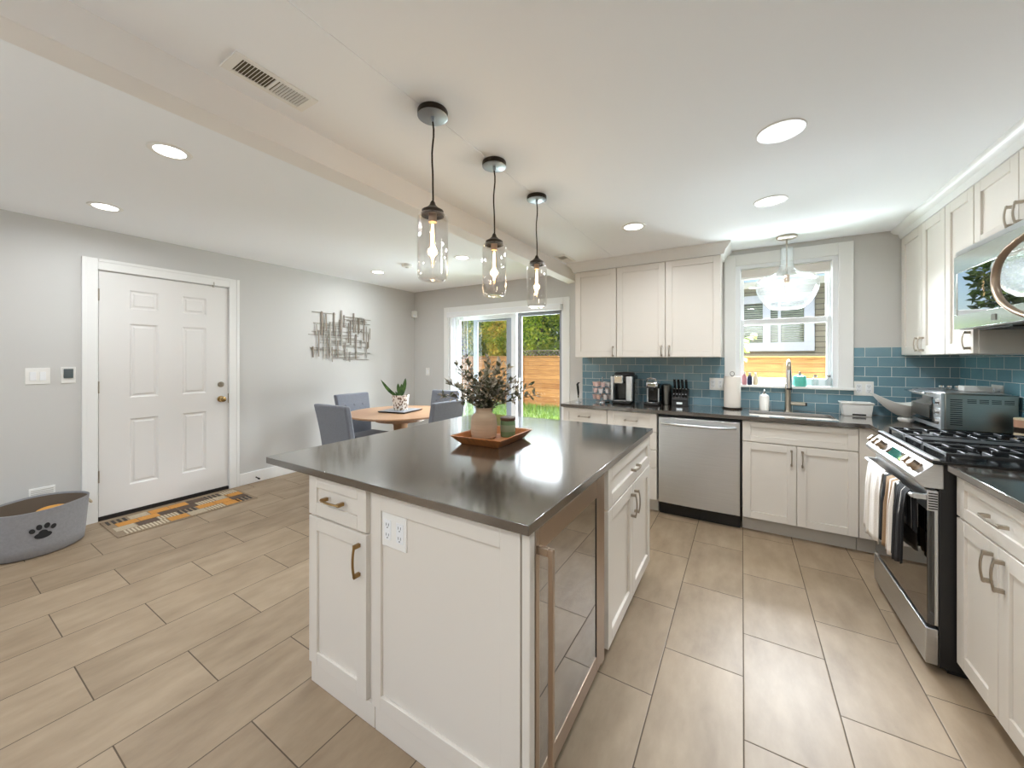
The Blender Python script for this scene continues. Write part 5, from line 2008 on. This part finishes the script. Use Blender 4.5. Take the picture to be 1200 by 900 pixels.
for (a, b_) in ((0.04, 0.03), (0.27, 0.03), (0.04, 0.42), (0.27, 0.42)):
    mb.lathe([(0.016, 0), (0.016, 0.018), (0, 0.018)], (a, b_, 0), 14)
mb.build('foot', M_blackm, TO)
mb = MB()
mb.box(0.02, 0.285, 0.02, 0.435, H_ + 0.018, H_ + 0.023)
mb.build('top_plate', M_steel, TO, bevel=0.002)
TO.location = (1.035, 3.314, ZC)
TO.rotation_euler = (0, 0, math.radians(0))


def onoven(lx, ly, lz):
    return TO.matrix_basis @ Vector((lx, ly, lz))


bpy.context.view_layer.update()
ot = H_ + 0.023
for k, (lx, lab) in enumerate(((0.08, 'leftmost small silver spice jar on top of the toaster oven'), (0.115, 'middle small silver spice jar on top of the toaster oven'), (0.15, 'rightmost small silver spice jar on top of the toaster oven'))):
    p = onoven(lx, 0.26, ot)
    j = thing('spice_jar', lab, 'jar', p, 'small jars on the toaster oven')
    MB().lathe([(0, 0), (0.011, 0), (0.012, 0.003), (0.012, 0.022), (0, 0.022)], p, 16).build('body', M_clear, j)
    MB().lathe([(0, 0.022), (0.0125, 0.022), (0.0125, 0.031), (0, 0.031)], p, 16).build('lid', M_chrome, j)
bxm = MB()
for i in range(1):
    a = [onoven(x, y, ot) for x, y in ((0.15, 0.17), (0.27, 0.17), (0.27, 0.25), (0.15, 0.25))]
    bxm.hexa(a, [q + Vector((0, 0, 0.035)) for q in a])
o = bxm.build('storage_box', M_white, None, bevel=0.004)
tag(o, 'low white box lying on top of the toaster oven', 'box')

# striped jar at the wall behind the range
t = thing('striped_canister', 'beige and copper striped canister at the wall behind the range grates', 'canister', (1.31, 3.19, ZC))
cx_, cy_ = 1.308, 3.20
MB().lathe([(0, 0), (0.033, 0), (0.034, 0.003), (0.034, 0.045), (0, 0.045)], (cx_, cy_, ZC), 28).build('lower_band', M_beige, t)
MB().lathe([(0, 0.045), (0.034, 0.045), (0.034, 0.075), (0, 0.075)], (cx_, cy_, ZC), 28).build('middle_band', M_bronze, t)
MB().lathe([(0, 0.075), (0.034, 0.075), (0.034, 0.115), (0, 0.115)], (cx_, cy_, ZC), 28).build('upper_band', M_copper, t)
MB().lathe([(0, 0.115), (0.035, 0.115), (0.035, 0.124), (0.03, 0.127), (0, 0.127)], (cx_, cy_, ZC), 28).build('lid', M_beige, t)

# bottles on the window sill
SZ = 1.127
def sill_bottle(x, r, h, m, cap, label, y=4.035):
    t = thing('bottle', label, 'bottle', (x, y, SZ))
    MB().lathe([(0, 0), (r * .95, 0), (r, 0.004), (r, h * .58), (r * .85, h * .7), (r * .45, h * .78), (r * .4, h * .84), (0, h * .84)], (x, y, SZ), 24).build('body', m, t)
    MB().lathe([(0, h * .84), (r * .5, h * .84), (r * .5, h), (0, h)], (x, y, SZ), 18).build('cap', cap, t)


sill_bottle(0.018, 0.018, 0.115, M_rose, M_white, 'slim rose coloured bottle at the left end of the window sill')
sill_bottle(0.060, 0.019, 0.110, M_blue, M_steel, 'slim dark blue bottle second from the left on the window sill')
sill_bottle(0.104, 0.018, 0.112, M_beige, M_white, 'slim beige bottle third from the left on the window sill')
pump_bottle(0.421, 4.03, SZ, 0.046, 0.125, M_teal, 'squat teal soap dispenser on the window sill right of the faucet', M_chrome)
sill_bottle(0.525, 0.024, 0.10, M_clear, M_chrome, 'small clear glass bottle on the sill beside the teal dispenser')
sill_bottle(0.615, 0.026, 0.10, M_clear, M_chrome, 'small clear glass bottle at the right end of the window sill')

# ------------------------------------------------------------------ DINING AREA
TX, TY = -3.38, 3.06
t = thing('dining_table', 'round light wood dining table in the far left corner', 'table', (TX, TY, 0))
MB().lathe([(0, 0.725), (0.56, 0.725), (0.582, 0.732), (0.585, 0.742), (0.58, 0.75), (0, 0.75)], (TX, TY, 0), 72).build('tabletop', M_oak, t, bevel=0.0)
MB().lathe([(0, 0.655), (0.28, 0.655), (0.28, 0.7248), (0, 0.7248)], (TX, TY, 0), 48).build('apron', M_oak, t)
MB().lathe([(0, 0.1), (0.10, 0.1), (0.075, 0.2), (0.065, 0.4), (0.08, 0.6), (0.12, 0.6548), (0, 0.6548)], (TX, TY, 0), 32).build('pedestal', M_oak, t)
for k in range(4):
    a = PI / 4 + k * PI / 2
    mb = MB()
    c_, s_ = math.cos(a), math.sin(a)
    mb.tube([(TX + c_ * 0.06, TY + s_ * 0.06, 0.16), (TX + c_ * 0.2, TY + s_ * 0.2, 0.10), (TX + c_ * 0.36, TY + s_ * 0.36, 0.03)], 0.03, 10, radii=[0.045, 0.035, 0.028])
    mb.build('foot', M_oak, t)

ty = (TX - 0.02, TY + 0.02)
t = thing('table_tray', 'dark square tray with a pale face under the snake plant on the dining table', 'tray', (ty[0], ty[1], 0.751))
a = math.radians(12)
def rt(x, y, z):
    return (ty[0] + x * math.cos(a) - y * math.sin(a), ty[1] + x * math.sin(a) + y * math.cos(a), z)
mb = MB()
mb.hexa([rt(-.17, -.17, .7505), rt(.17, -.17, .7505), rt(.17, .17, .7505), rt(-.17, .17, .7505)], [rt(-.185, -.185, .766), rt(.185, -.185, .766), rt(.185, .185, .766), rt(-.185, .185, .766)])
mb.build('tray_base', M_bronze, t, bevel=0.003)
mb = MB()
mb.hexa([rt(-.17, -.17, .766), rt(.17, -.17, .766), rt(.17, .17, .766), rt(-.17, .17, .766)], [rt(-.17, -.17, .7675), rt(.17, -.17, .7675), rt(.17, .17, .7675), rt(-.17, .17, .7675)])
mb.build('tray_face', M_greyv, t)

t = thing('potted_snake_plant', 'snake plant in a patterned white pot on the dining table', 'potted plant', (TX - 0.02, TY + 0.02, 0.768))
pc = (TX - 0.02, TY + 0.02, 0.768)
# white pot with a scattered brown dash pattern
mpot = mat('patterned_pot', rgb(236, 230, 222), 0.45)
nt = mpot.node_tree
vor = nt.nodes.new('ShaderNodeTexVoronoi'); vor.inputs['Scale'].default_value = 34
mp_ = nt.nodes.new('ShaderNodeMapping'); mp_.inputs['Scale'].default_value = (1.4, 1.4, 0.8)
tc_ = nt.nodes.new('ShaderNodeTexCoord')
nt.links.new(tc_.outputs['Object'], mp_.inputs[0]); nt.links.new(mp_.outputs[0], vor.inputs['Vector'])
rp = nt.nodes.new('ShaderNodeValToRGB')
rp.color_ramp.interpolation = 'CONSTANT'
rp.color_ramp.elements[0].color = rgb(120, 96, 76); rp.color_ramp.elements[1].position = 0.42; rp.color_ramp.elements[1].color = rgb(236, 230, 222)
nt.links.new(vor.outputs['Distance'], rp.inputs[0]); nt.links.new(rp.outputs[0], nt.nodes['Principled BSDF'].inputs['Base Color'])
MB().lathe([(0, 0), (0.074, 0), (0.078, 0.004), (0.098, 0.165), (0.102, 0.17), (0.098, 0.174), (0.09, 0.172), (0.088, 0.15), (0, 0.15)], pc, 40).build('pot', mpot, t)
MB().lathe([(0, 0.150), (0.0875, 0.150), (0.0875, 0.155), (0, 0.158)], pc, 32).build('soil', M_soil, t)


def blade(mb, base_, tip, w, bend):
    base_ = Vector(base_); tip = Vector(tip)
    N = 10
    side = (tip - base_).cross(Vector((0.52, -0.85, 0.1))).normalized()
    nrm_ = side.cross((tip - base_).normalized())
    vs_ = []
    for i in range(N + 1):
        q = i / N
        p = base_.lerp(tip, q) + nrm_ * (0.0) + Vector(bend) * math.sin(q * PI)
        ww = w * (0.55 + 0.9 * q) * (1 - q ** 3) + 0.001
        vs_ += [p - side * ww, p + nrm_ * 0.006 * (1 - q), p + side * ww, p - nrm_ * 0.006 * (1 - q)]
    fs = []
    for i in range(N):
        o = i * 4
        for k in range(4):
            k2 = (k + 1) % 4
            fs.append((o + k, o + k2, o + 4 + k2, o + 4 + k))
    mb.add(vs_, fs)


for (dx, dz, w, bd) in ((-0.215, 0.20, 0.021, (0, 0, -0.03)), (-0.03, 0.155, 0.022, (-0.008, 0, 0)), (0.012, 0.15, 0.028, (0.004, 0, 0)), (0.055, 0.215, 0.026, (0.01, 0, 0)), (-0.06, 0.06, 0.012, (0, 0, 0))):
    mb = MB()
    c0 = Vector(pc) + Vector((0, 0, 0.152))
    bp_ = c0 + RV * (dx * 0.12)
    blade(mb, bp_, c0 + RV * dx + Vector((0, 0, dz)) + FV * (dx * 0.2), w, bd)
    mb.build('leaf', M_snake, t, angle=80)

# chairs: built facing +y in local space, seat centre at origin
def make_chair(label):
    t = thing('dining_chair', label, 'chair', (0, 0, 0), 'upholstered chairs around the round table')
    mb = MB()
    mb.box(-0.225, 0.225, -0.20, 0.235, 0.385, 0.475)
    mb.build('seat', M_chairf, t, bevel=0.03, seg=4)
    # back, slightly reclined and flared at the top
    mb = MB()
    b4 = [(-0.205, -0.255, 0.36), (0.205, -0.255, 0.36), (0.205, -0.185, 0.36), (-0.205, -0.185, 0.36)]
    t4 = [(-0.232, -0.345, 0.935), (0.232, -0.345, 0.935), (0.232, -0.285, 0.935), (-0.232, -0.285, 0.935)]
    N = 8
    vs_ = []
    for i in range(N + 1):
        q = i / N
        for k in range(4):
            p = Vector(b4[k]).lerp(Vector(t4[k]), q)
            p.y += 0.012 * math.sin(q * PI)
            vs_.append(p)
    fs = [(3, 2, 1, 0), (N * 4, N * 4 + 1, N * 4 + 2, N * 4 + 3)]
    for i in range(N):
        for k in range(4):
            k2 = (k + 1) % 4
            fs.append((i * 4 + k, i * 4 + k2, i * 4 + 4 + k2, i * 4 + 4 + k))
    mb.add(vs_, fs)
    bk = mb.build('backrest', M_chairf, t, bevel=0.016, seg=3, angle=60)
    for z, row in ((0.80, (-0.12, 0, 0.12)), (0.68, (-0.06, 0.06))):
        for x in row:
            q = (z - 0.36) / 0.575
            y = -0.185 + (-0.285 + 0.185) * q + 0.012 * math.sin(q * PI)
            MB().lathe([(0.016, -0.004), (0.014, 0.004), (0.0, 0.007)], (x, y, z), 16, 'y').build('button', M_chairf, bk)
    for (x, y, lean) in ((-0.195, 0.205, 0), (0.195, 0.205, 0), (-0.185, -0.20, -0.06), (0.185, -0.20, -0.06)):
        mb = MB()
        mb.hexa([(x - 0.014, y + lean - 0.014, 0), (x + 0.014, y + lean - 0.014, 0), (x + 0.014, y + lean + 0.014, 0), (x - 0.014, y + lean + 0.014, 0)],
                [(x - 0.021, y - 0.021, 0.39), (x + 0.021, y - 0.021, 0.39), (x + 0.021, y + 0.021, 0.39), (x - 0.021, y + 0.021, 0.39)])
        mb.build('leg', M_chairl, t, bevel=0.003)
    return t


ch = make_chair('grey upholstered chair with its back to the camera, left of the round table')
ch.location = (-3.25, 2.42, 0)
ch.rotation_euler = (0, 0, 0.03)
copy_thing(ch, (-3.80, 2.95, 0), -PI / 2 + 0.02, 'blue grey upholstered chair against the left wall, button tufted front showing')
copy_thing(ch, (-2.84, 2.93, 0), PI / 2 - 0.03, 'blue grey upholstered chair on the patio side of the table, nearest the island vase')
copy_thing(ch, (-3.42, 3.58, 0), PI, 'dark grey upholstered chair on the far side of the round table')

# ------------------------------------------------------------------ RUG AND DOG BASKET
t = thing('door_mat', 'woven runner mat of ochre and brown patches at the entry door', 'mat', (-4.27, 1.37, 0))
rx0, rx1, ry0_, ry1_ = -4.525, -4.045, 0.885, 1.855
MB().box(rx0, rx1, ry0_, ry1_, 0.0, 0.006).build('mat_base', M_rugb, t, bevel=0.002)
mb = MB()
pat = ['kowdoWkow', 'odwkowodw', 'wokdwokdo', 'kodwokdow'] 
ncol = 4
nrow = 7
seq = [['kK', 'o', 'W', 'w'], ['w', 'W', 'o', 'd'], ['o', 'd', 'w', 'o'], ['W', 'o', 'd', 'K'], ['d', 'w', 'o', 'w'], ['o', 'K', 'W', 'o'], ['w', 'o', 'd', 'k']]
cw = (rx1 - rx0 - 0.04) / ncol
rl = (ry1_ - ry0_ - 0.04) / nrow
for i in range(nrow):
    for j in range(ncol):
        k = seq[i][(j + (i % 2)) % 4][-1]
        x0 = rx0 + 0.02 + j * cw
        y0 = ry0_ + 0.02 + i * rl + (0.035 if j % 2 else -0.0)
        y0 = min(y0, ry1_ - 0.02 - rl)
        sh = 0.02
        def patch(ax0, ax1, ay0, ay1, mi):
            z0, z1 = 0.0055, 0.0085
            bb = [(ax0, ay0, z0), (ax1, ay0, z0), (ax1, ay1, z0), (ax0, ay1, z0)]
            mb.hexa(bb, [(p[0], p[1], z1) for p in bb], mi)
        if k == 'o':
            patch(x0 + 0.004, x0 + cw - 0.004, y0 + 0.003, y0 + rl * 0.97, 0)
        elif k == 'd':
            patch(x0 + 0.004, x0 + cw - 0.004, y0 + 0.003, y0 + rl * 0.97, 1)
        elif k in 'wW':
            for s_ in range(6):
                if k == 'w':
                    patch(x0 + 0.006, x0 + cw - 0.006, y0 + rl * (s_ + .1) / 6, y0 + rl * (s_ + .62) / 6, 2)
                else:
                    patch(x0 + cw * (s_ + .15) / 6, x0 + cw * (s_ + .6) / 6, y0 + 0.004, y0 + rl * 0.95, 2)
        else:
            for s_ in range(4):
                patch(x0 + 0.006, x0 + cw - 0.006, y0 + rl * (s_ + .1) / 4, y0 + rl * (s_ + .6) / 4, 3)
mb.build('woven_pattern', [M_rugo, M_rugd, M_rugw, M_rugk], t)

BCX, BCY, BH = -4.325, 0.535, 0.325
BA = math.radians(20)
def bsk(a, r, z):
    x, y = 0.225 * r * math.cos(a), 0.262 * r * math.sin(a)
    return (BCX + x * math.cos(BA) - y * math.sin(BA), BCY + x * math.sin(BA) + y * math.cos(BA), z)


t = thing('dog_basket', 'grey oval canvas basket with a dark paw print beside the entry door', 'basket', (BCX, BCY, 0))
NB = 64
prof = [(0.0, 0.003), (0.82, 0.0), (0.90, 0.012), (0.93, 0.08), (0.965, 0.20), (1.0, BH - 0.008), (1.004, BH), (0.985, BH + 0.001), (0.975, BH - 0.012)]
mb = MB()
vs_ = []
for (r, z) in prof:
    for k in range(NB):
        a = 2 * PI * k / NB
        vs_.append(bsk(a, r + 0.004 * math.sin(5 * a) * (z / BH), z + 0.004 * math.sin(3 * a) * (z / BH) ** 2))
fs = []
for i in range(len(prof) - 1):
    for k in range(NB):
        k2 = (k + 1) % NB
        fs.append((i * NB + k, i * NB + k2, (i + 1) * NB + k2, (i + 1) * NB + k))
mb.add(vs_, fs)
mb.build('canvas_side', M_basket, t, angle=70)
mb = MB()
prof2 = [(0.974, BH - 0.012), (0.93, 0.2), (0.89, 0.08), (0.85, 0.02), (0.0, 0.018)]
vs_ = []
for (r, z) in prof2:
    for k in range(NB):
        a = 2 * PI * k / NB
        vs_.append(bsk(a, r + 0.004 * math.sin(5 * a) * (z / BH), z + 0.004 * math.sin(3 * a) * (z / BH) ** 2))
fs = []
for i in range(len(prof2) - 1):
    for k in range(NB):
        k2 = (k + 1) % NB
        fs.append((i * NB + k, i * NB + k2, (i + 1) * NB + k2, (i + 1) * NB + k))
mb.add(vs_, fs)
mb.build('lining', M_basketin, t, angle=70)
# paw print on the side facing the room
def side_r(z):
    pts_ = [(0.93, 0.08), (0.965, 0.20), (1.0, BH - 0.008)]
    for (r0, z0), (r1, z1) in zip(pts_, pts_[1:]):
        if z <= z1:
            return r0 + (r1 - r0) * (z - z0) / (z1 - z0)
    return 1.0


PAC = math.radians(-17)
mb = MB()
def blob(du, dz, ru, rz, rot=0.0):
    du, dz, ru, rz = du * 0.78, dz * 0.82 + 0.012, ru * 0.78, rz * 0.82
    N = 24
    vs_ = []
    for lay, off in ((0, 0.006), (1, 0.022)):
        for k in range(N):
            g = 2 * PI * k / N
            u_ = ru * math.cos(g); z_ = rz * math.sin(g)
            uu = du + u_ * math.cos(rot) - z_ * math.sin(rot)
            zz = 0.168 + dz + u_ * math.sin(rot) + z_ * math.cos(rot)
            a = PAC + uu / 0.235
            vs_.append(bsk(a, side_r(zz) + off + 0.004 * math.sin(5 * a) * (zz / BH), zz))
    fs = [tuple(range(N, 2 * N))]
    for k in range(N):
        k2 = (k + 1) % N
        fs.append((k, k2, N + k2, N + k))
    mb.add(vs_, fs)


blob(0.0, -0.036, 0.048, 0.026, 0.05)
blob(0.0, -0.018, 0.026, 0.026)
blob(-0.058, 0.014, 0.016, 0.020, 0.3)
blob(-0.022, 0.036, 0.016, 0.023, 0.1)
blob(0.020, 0.038, 0.016, 0.023, -0.1)
blob(0.056, 0.018, 0.015, 0.020, -0.3)
mb.build('paw_print', M_paw, t, angle=60)
for s_, aa in ((1, 72), (-1, -110)):
    mb = MB()
    a = math.radians(aa)
    p0 = Vector(bsk(a - 0.12, 1.01, BH - 0.06)); p1 = Vector(bsk(a + 0.12, 1.01, BH - 0.06)); pm = Vector(bsk(a, 1.09, BH - 0.10))
    pts = [p0 * (1 - q) ** 2 + pm * 2 * q * (1 - q) + p1 * q * q for q in [i / 8 for i in range(9)]]
    mb.tube(pts, 0.008, 8)
    mb.build('rope_handle', M_rugw, t)
o = MB()
o.ball(bsk(math.radians(30), 0.35, 0.265), 0.055, 18, 12, sc=(1.0, 1.5, 0.6))
o = o.build('dog_toy', M_orange, None)
tag(o, 'orange plush dog toy lying in the paw print basket', 'dog toy')
o = MB()
o.ball(bsk(math.radians(200), 0.25, 0.12), 0.12, 20, 12, sc=(1.0, 1.2, 0.8))
o = o.build('dog_toy', M_basketin, None)
tag(o, 'brown blanket bundle underneath the orange toy in the dog basket', 'blanket')

# ------------------------------------------------------------------ OUTSIDE
o = MB().box(-22, 12, YD + 0.16, 30, -0.35, -0.13).build('lawn', M_ground)
struct(o)
# grass
mb = MB()
rr = random.Random(21)
for i in range(9000):
    x = rr.uniform(-9.0, -2.2); y = rr.uniform(6.2, 10.4)
    mb.leaf((x, y, -0.135), (rr.uniform(-.4, .4), rr.uniform(-.4, .4), 1), (rr.uniform(-1, 1), rr.uniform(-1, 1), 0.1), rr.uniform(0.06, 0.2), 0.02)
o = mb.build('grass', M_grass)
tag(o, 'bright green grass along the wooden fence outside the patio door', 'grass')
o['kind'] = 'stuff'


def fence(label, x0, x1, y, z0, z1, posts):
    t = thing('wooden_fence', label, 'fence', ((x0 + x1) / 2, y, z0))
    MB().box(x0, x1, y, y + 0.025, z0, z1).build('board_panel', M_fence, t)
    for px in posts:
        MB().box(px - 0.05, px + 0.05, y - 0.05, y + 0.0, z0, z1 + 0.02).build('post', M_post, t, bevel=0.004)
    MB().box(x0, x1, y - 0.03, y + 0.04, z1, z1 + 0.03).build('cap_rail', M_post, t, bevel=0.003)
    return t


YFe = 10.5
f1 = fence('tall orange brown board fence behind the lawn, seen through the patio door', -12.0, -2.6, YFe, -0.15, 1.42, [-4.05 - 2.05 * k + 0.1 for k in range(4)] + [-2.7])
# lattice topper at the right part of the fence
mb = MB()
for k in range(40):
    xk = -6.6 + k * 0.12
    if xk < -3.2:
        mb.tube([(xk, YFe + 0.03, 1.45), (xk + 0.16, YFe + 0.03, 1.61)], 0.012, 4)
        mb.tube([(xk + 0.16, YFe + 0.045, 1.45), (xk, YFe + 0.045, 1.61)], 0.012, 4)
mb.box(-6.6, -2.7, YFe + 0.02, YFe + 0.06, 1.60, 1.63)
mb.build('lattice', M_lattice, f1)
fence('low orange brown board fence seen through the sink window', -2.2, 4.5, 7.6, -0.15, 1.375, [1.42, -1.0, 3.6])


def tree(label, x, y, h, rx, ry, rz, n, m, seed, leaf=0.16, zc=None):
    t = thing('garden_tree', label, 'tree', (x, y, -0.14))
    r_ = random.Random(seed)
    zc = h if zc is None else zc
    mb = MB()
    top = Vector((x, y, zc))
    mb.tube([(x, y, -0.14), (x + 0.05, y, zc * 0.4), (x - 0.05, y + 0.05, zc * 0.8), (x, y, zc)], 0.1, 10, radii=[0.16, 0.12, 0.09, 0.05])
    for k in range(7):
        a = r_.uniform(0, 2 * PI)
        mb.tube([(x, y, zc * r_.uniform(.5, .9)), (x + rx * .4 * math.cos(a), y + ry * .4 * math.sin(a), zc + rz * r_.uniform(-.3, .3)), (x + rx * .7 * math.cos(a), y + ry * .7 * math.sin(a), zc + rz * r_.uniform(-.5, .6))], 0.04, 6, radii=[0.06, 0.035, 0.012])
    mb.build('trunk', M_bark, t)
    mb = MB()
    cl = []
    for k in range(46):
        while True:
            p = Vector((r_.uniform(-1, 1), r_.uniform(-1, 1), r_.uniform(-1, 1)))
            if 0.35 < p.length < 1:
                break
        cl.append(Vector((x + p.x * rx, y + p.y * ry, zc + p.z * rz)))
    for i in range(n):
        c_ = r_.choice(cl)
        p = c_ + Vector((r_.gauss(0, rx * .17), r_.gauss(0, ry * .17), r_.gauss(0, rz * .17)))
        p.x = min(max(p.x, x - rx), x + rx)
        p.y = min(max(p.y, y - ry), y + ry)
        d = Vector((r_.uniform(-1, 1), r_.uniform(-1, 1), r_.uniform(-1, .5)))
        L = leaf * r_.uniform(.6, 1.3)
        mb.leaf(p, d, (r_.uniform(-1, 1), r_.uniform(-1, 1), 1), L, L * .62)
    mb.build('crown', m, t)
    return t


tree('yellow green leafy tree behind the fence, leftmost in the patio door view', -10.0, 12.6, 3.0, 0.76, 0.8, 1.6, 7000, M_treey, 1, zc=2.5)
tree('golden leafy tree behind the fence, second from the left in the patio door view', -8.2, 12.7, 3.0, 0.76, 0.8, 1.6, 7000, M_treey, 2, zc=2.5)
tree('bright green leafy tree behind the fence left of the patio door lattice', -6.4, 12.6, 3.0, 0.76, 0.8, 1.6, 7000, M_treeg, 3, zc=2.5)
tree('bright green leafy tree rightmost behind the lattice in the patio door view', -4.6, 12.6, 3.0, 0.76, 0.8, 1.6, 7000, M_treeg, 4, zc=2.5)
tree('tall dark green tree in the back row, left end, behind the fence', -12.4, 16.0, 4.0, 1.45, 0.9, 2.3, 7000, M_treed, 5, 0.24, zc=2.9)
tree('tall mid green tree in the back row behind the golden tree', -8.8, 16.0, 4.0, 1.45, 0.9, 2.3, 7000, M_treeg, 6, 0.24, zc=2.9)
tree('tall dark green tree in the back row, right end, behind the lattice', -5.2, 16.0, 4.0, 1.45, 0.9, 2.3, 7000, M_treed, 7, 0.24, zc=2.9)

# neighbour house behind the sink window
YH = 9.3
hz = thing('neighbour_house', 'grey green sided house with a white framed window outside the sink window', 'house', (1.5, 11, -0.14))
mb = MB()
HX0, HX1 = -0.75, 6.0
WXa, WXb, WZa, WZb = -0.30, 1.037, 1.69, 2.50
mb.box(HX0, WXa, YH, YH + 0.2, -0.14, 2.95)
mb.box(WXb, HX1, YH, YH + 0.2, -0.14, 2.95)
mb.box(WXa, WXb, YH, YH + 0.2, -0.14, WZa)
mb.box(WXa, WXb, YH, YH + 0.2, WZb, 2.95)
mb.box(HX0, HX0 + 0.2, YH + 0.2, YH + 5, -0.14, 2.95)
mb.box(HX1 - 0.2, HX1, YH + 0.2, YH + 5, -0.14, 2.95)
mb.box(HX0 + 0.2, HX1 - 0.2, YH + 4.8, YH + 5, -0.14, 2.95)
mb.build('wall', M_siding, hz)
mb = MB()
b_ = 0.16
mb.box(WXa - b_, WXb + b_, YH - 0.05, YH, WZb, WZb + b_)
mb.box(WXa - b_, WXb + b_, YH - 0.05, YH, WZa - b_ * 1.1, WZa)
mb.box(WXa - b_, WXa, YH - 0.05, YH, WZa, WZb)
mb.box(WXb, WXb + b_, YH - 0.05, YH, WZa, WZb)
mb.box(0.364, 0.495, YH - 0.03, YH + 0.03, WZa, WZb)
mb.box(0.62, 0.67, YH + 0.0, YH + 0.03, WZa, WZb)
wf = mb.build('window', mat('house_trim', rgb(184, 192, 206), 0.5), hz, bevel=0.004)
MB().box(WXa, WXb, YH + 0.04, YH + 0.05, WZa, WZb).build('pane', mat('dark_pane', rgb(66, 74, 66), 0.05, spec=0.9), wf)
mb = MB()
for k in range(17):
    z = WZa + 0.01 + k * 0.046
    mb.hexa([(WXa, YH + 0.030, z), (WXb, YH + 0.030, z), (WXb, YH + 0.038, z + 0.02), (WXa, YH + 0.038, z + 0.02)], [(WXa, YH + 0.031, z + 0.003), (WXb, YH + 0.031, z + 0.003), (WXb, YH + 0.039, z + 0.023), (WXa, YH + 0.039, z + 0.023)])
mb.build('blind', mat('green_blind', rgb(128, 138, 120), 0.7), wf)
MB().box(HX0 - 0.05, HX1, YH - 0.05, YH - 0.002, 2.82, 2.95).build('soffit_board', M_bright, hz)
mb = MB()
mb.prism([(YH - 0.55, 2.96), (YH + 5.4, 4.9), (YH + 5.4, 5.0), (YH - 0.55, 3.06)], 0, HX0 - 0.3, HX1 + 0.3)
mb.build('roof', M_shingle, hz)
MB().box(HX0 - 0.3, HX1 + 0.3, YH - 0.66, YH - 0.55, 2.90, 3.04).build('gutter', M_bright, hz, bevel=0.01)
mb = MB()
mb.tube([(-0.52, YH - 0.6, 2.92), (-0.5, YH - 0.5, 2.85), (-0.1, YH - 0.12, 2.62), (-0.1, YH - 0.1, 0.0)], 0.04, 10)
mb.build('downspout', M_bright, hz)

# leafy sapling at the left of the window view
t = thing('sapling', 'small bright green leafy sapling close outside the sink window', 'shrub', (-0.07, 5.9, -0.13))
rr = random.Random(9)
mb = MB()
mb.tube([(-0.16, 5.9, -0.13), (-0.15, 5.9, 0.8), (-0.08, 5.9, 1.5), (0.0, 5.88, 1.66)], 0.01, 6)
mb.build('stem', M_bark, t)
mb = MB()
for i in range(26):
    q = rr.random()
    p = Vector((-0.10, 5.9, 1.40)).lerp(Vector((0.06, 5.88, 1.66)), q) + Vector((rr.gauss(0, .05), rr.gauss(0, .05), rr.gauss(0, .06)))
    mb.leaf(p, (rr.uniform(-.2, 1), rr.uniform(-1, .3), rr.uniform(-1, .3)), (0, -.4, 1), 0.12, 0.065)
mb.build('leaves', leaf_mat('sapling_leaf', [rgb(110, 150, 50), rgb(160, 190, 80), rgb(206, 220, 120)], 8, 0.5), t)
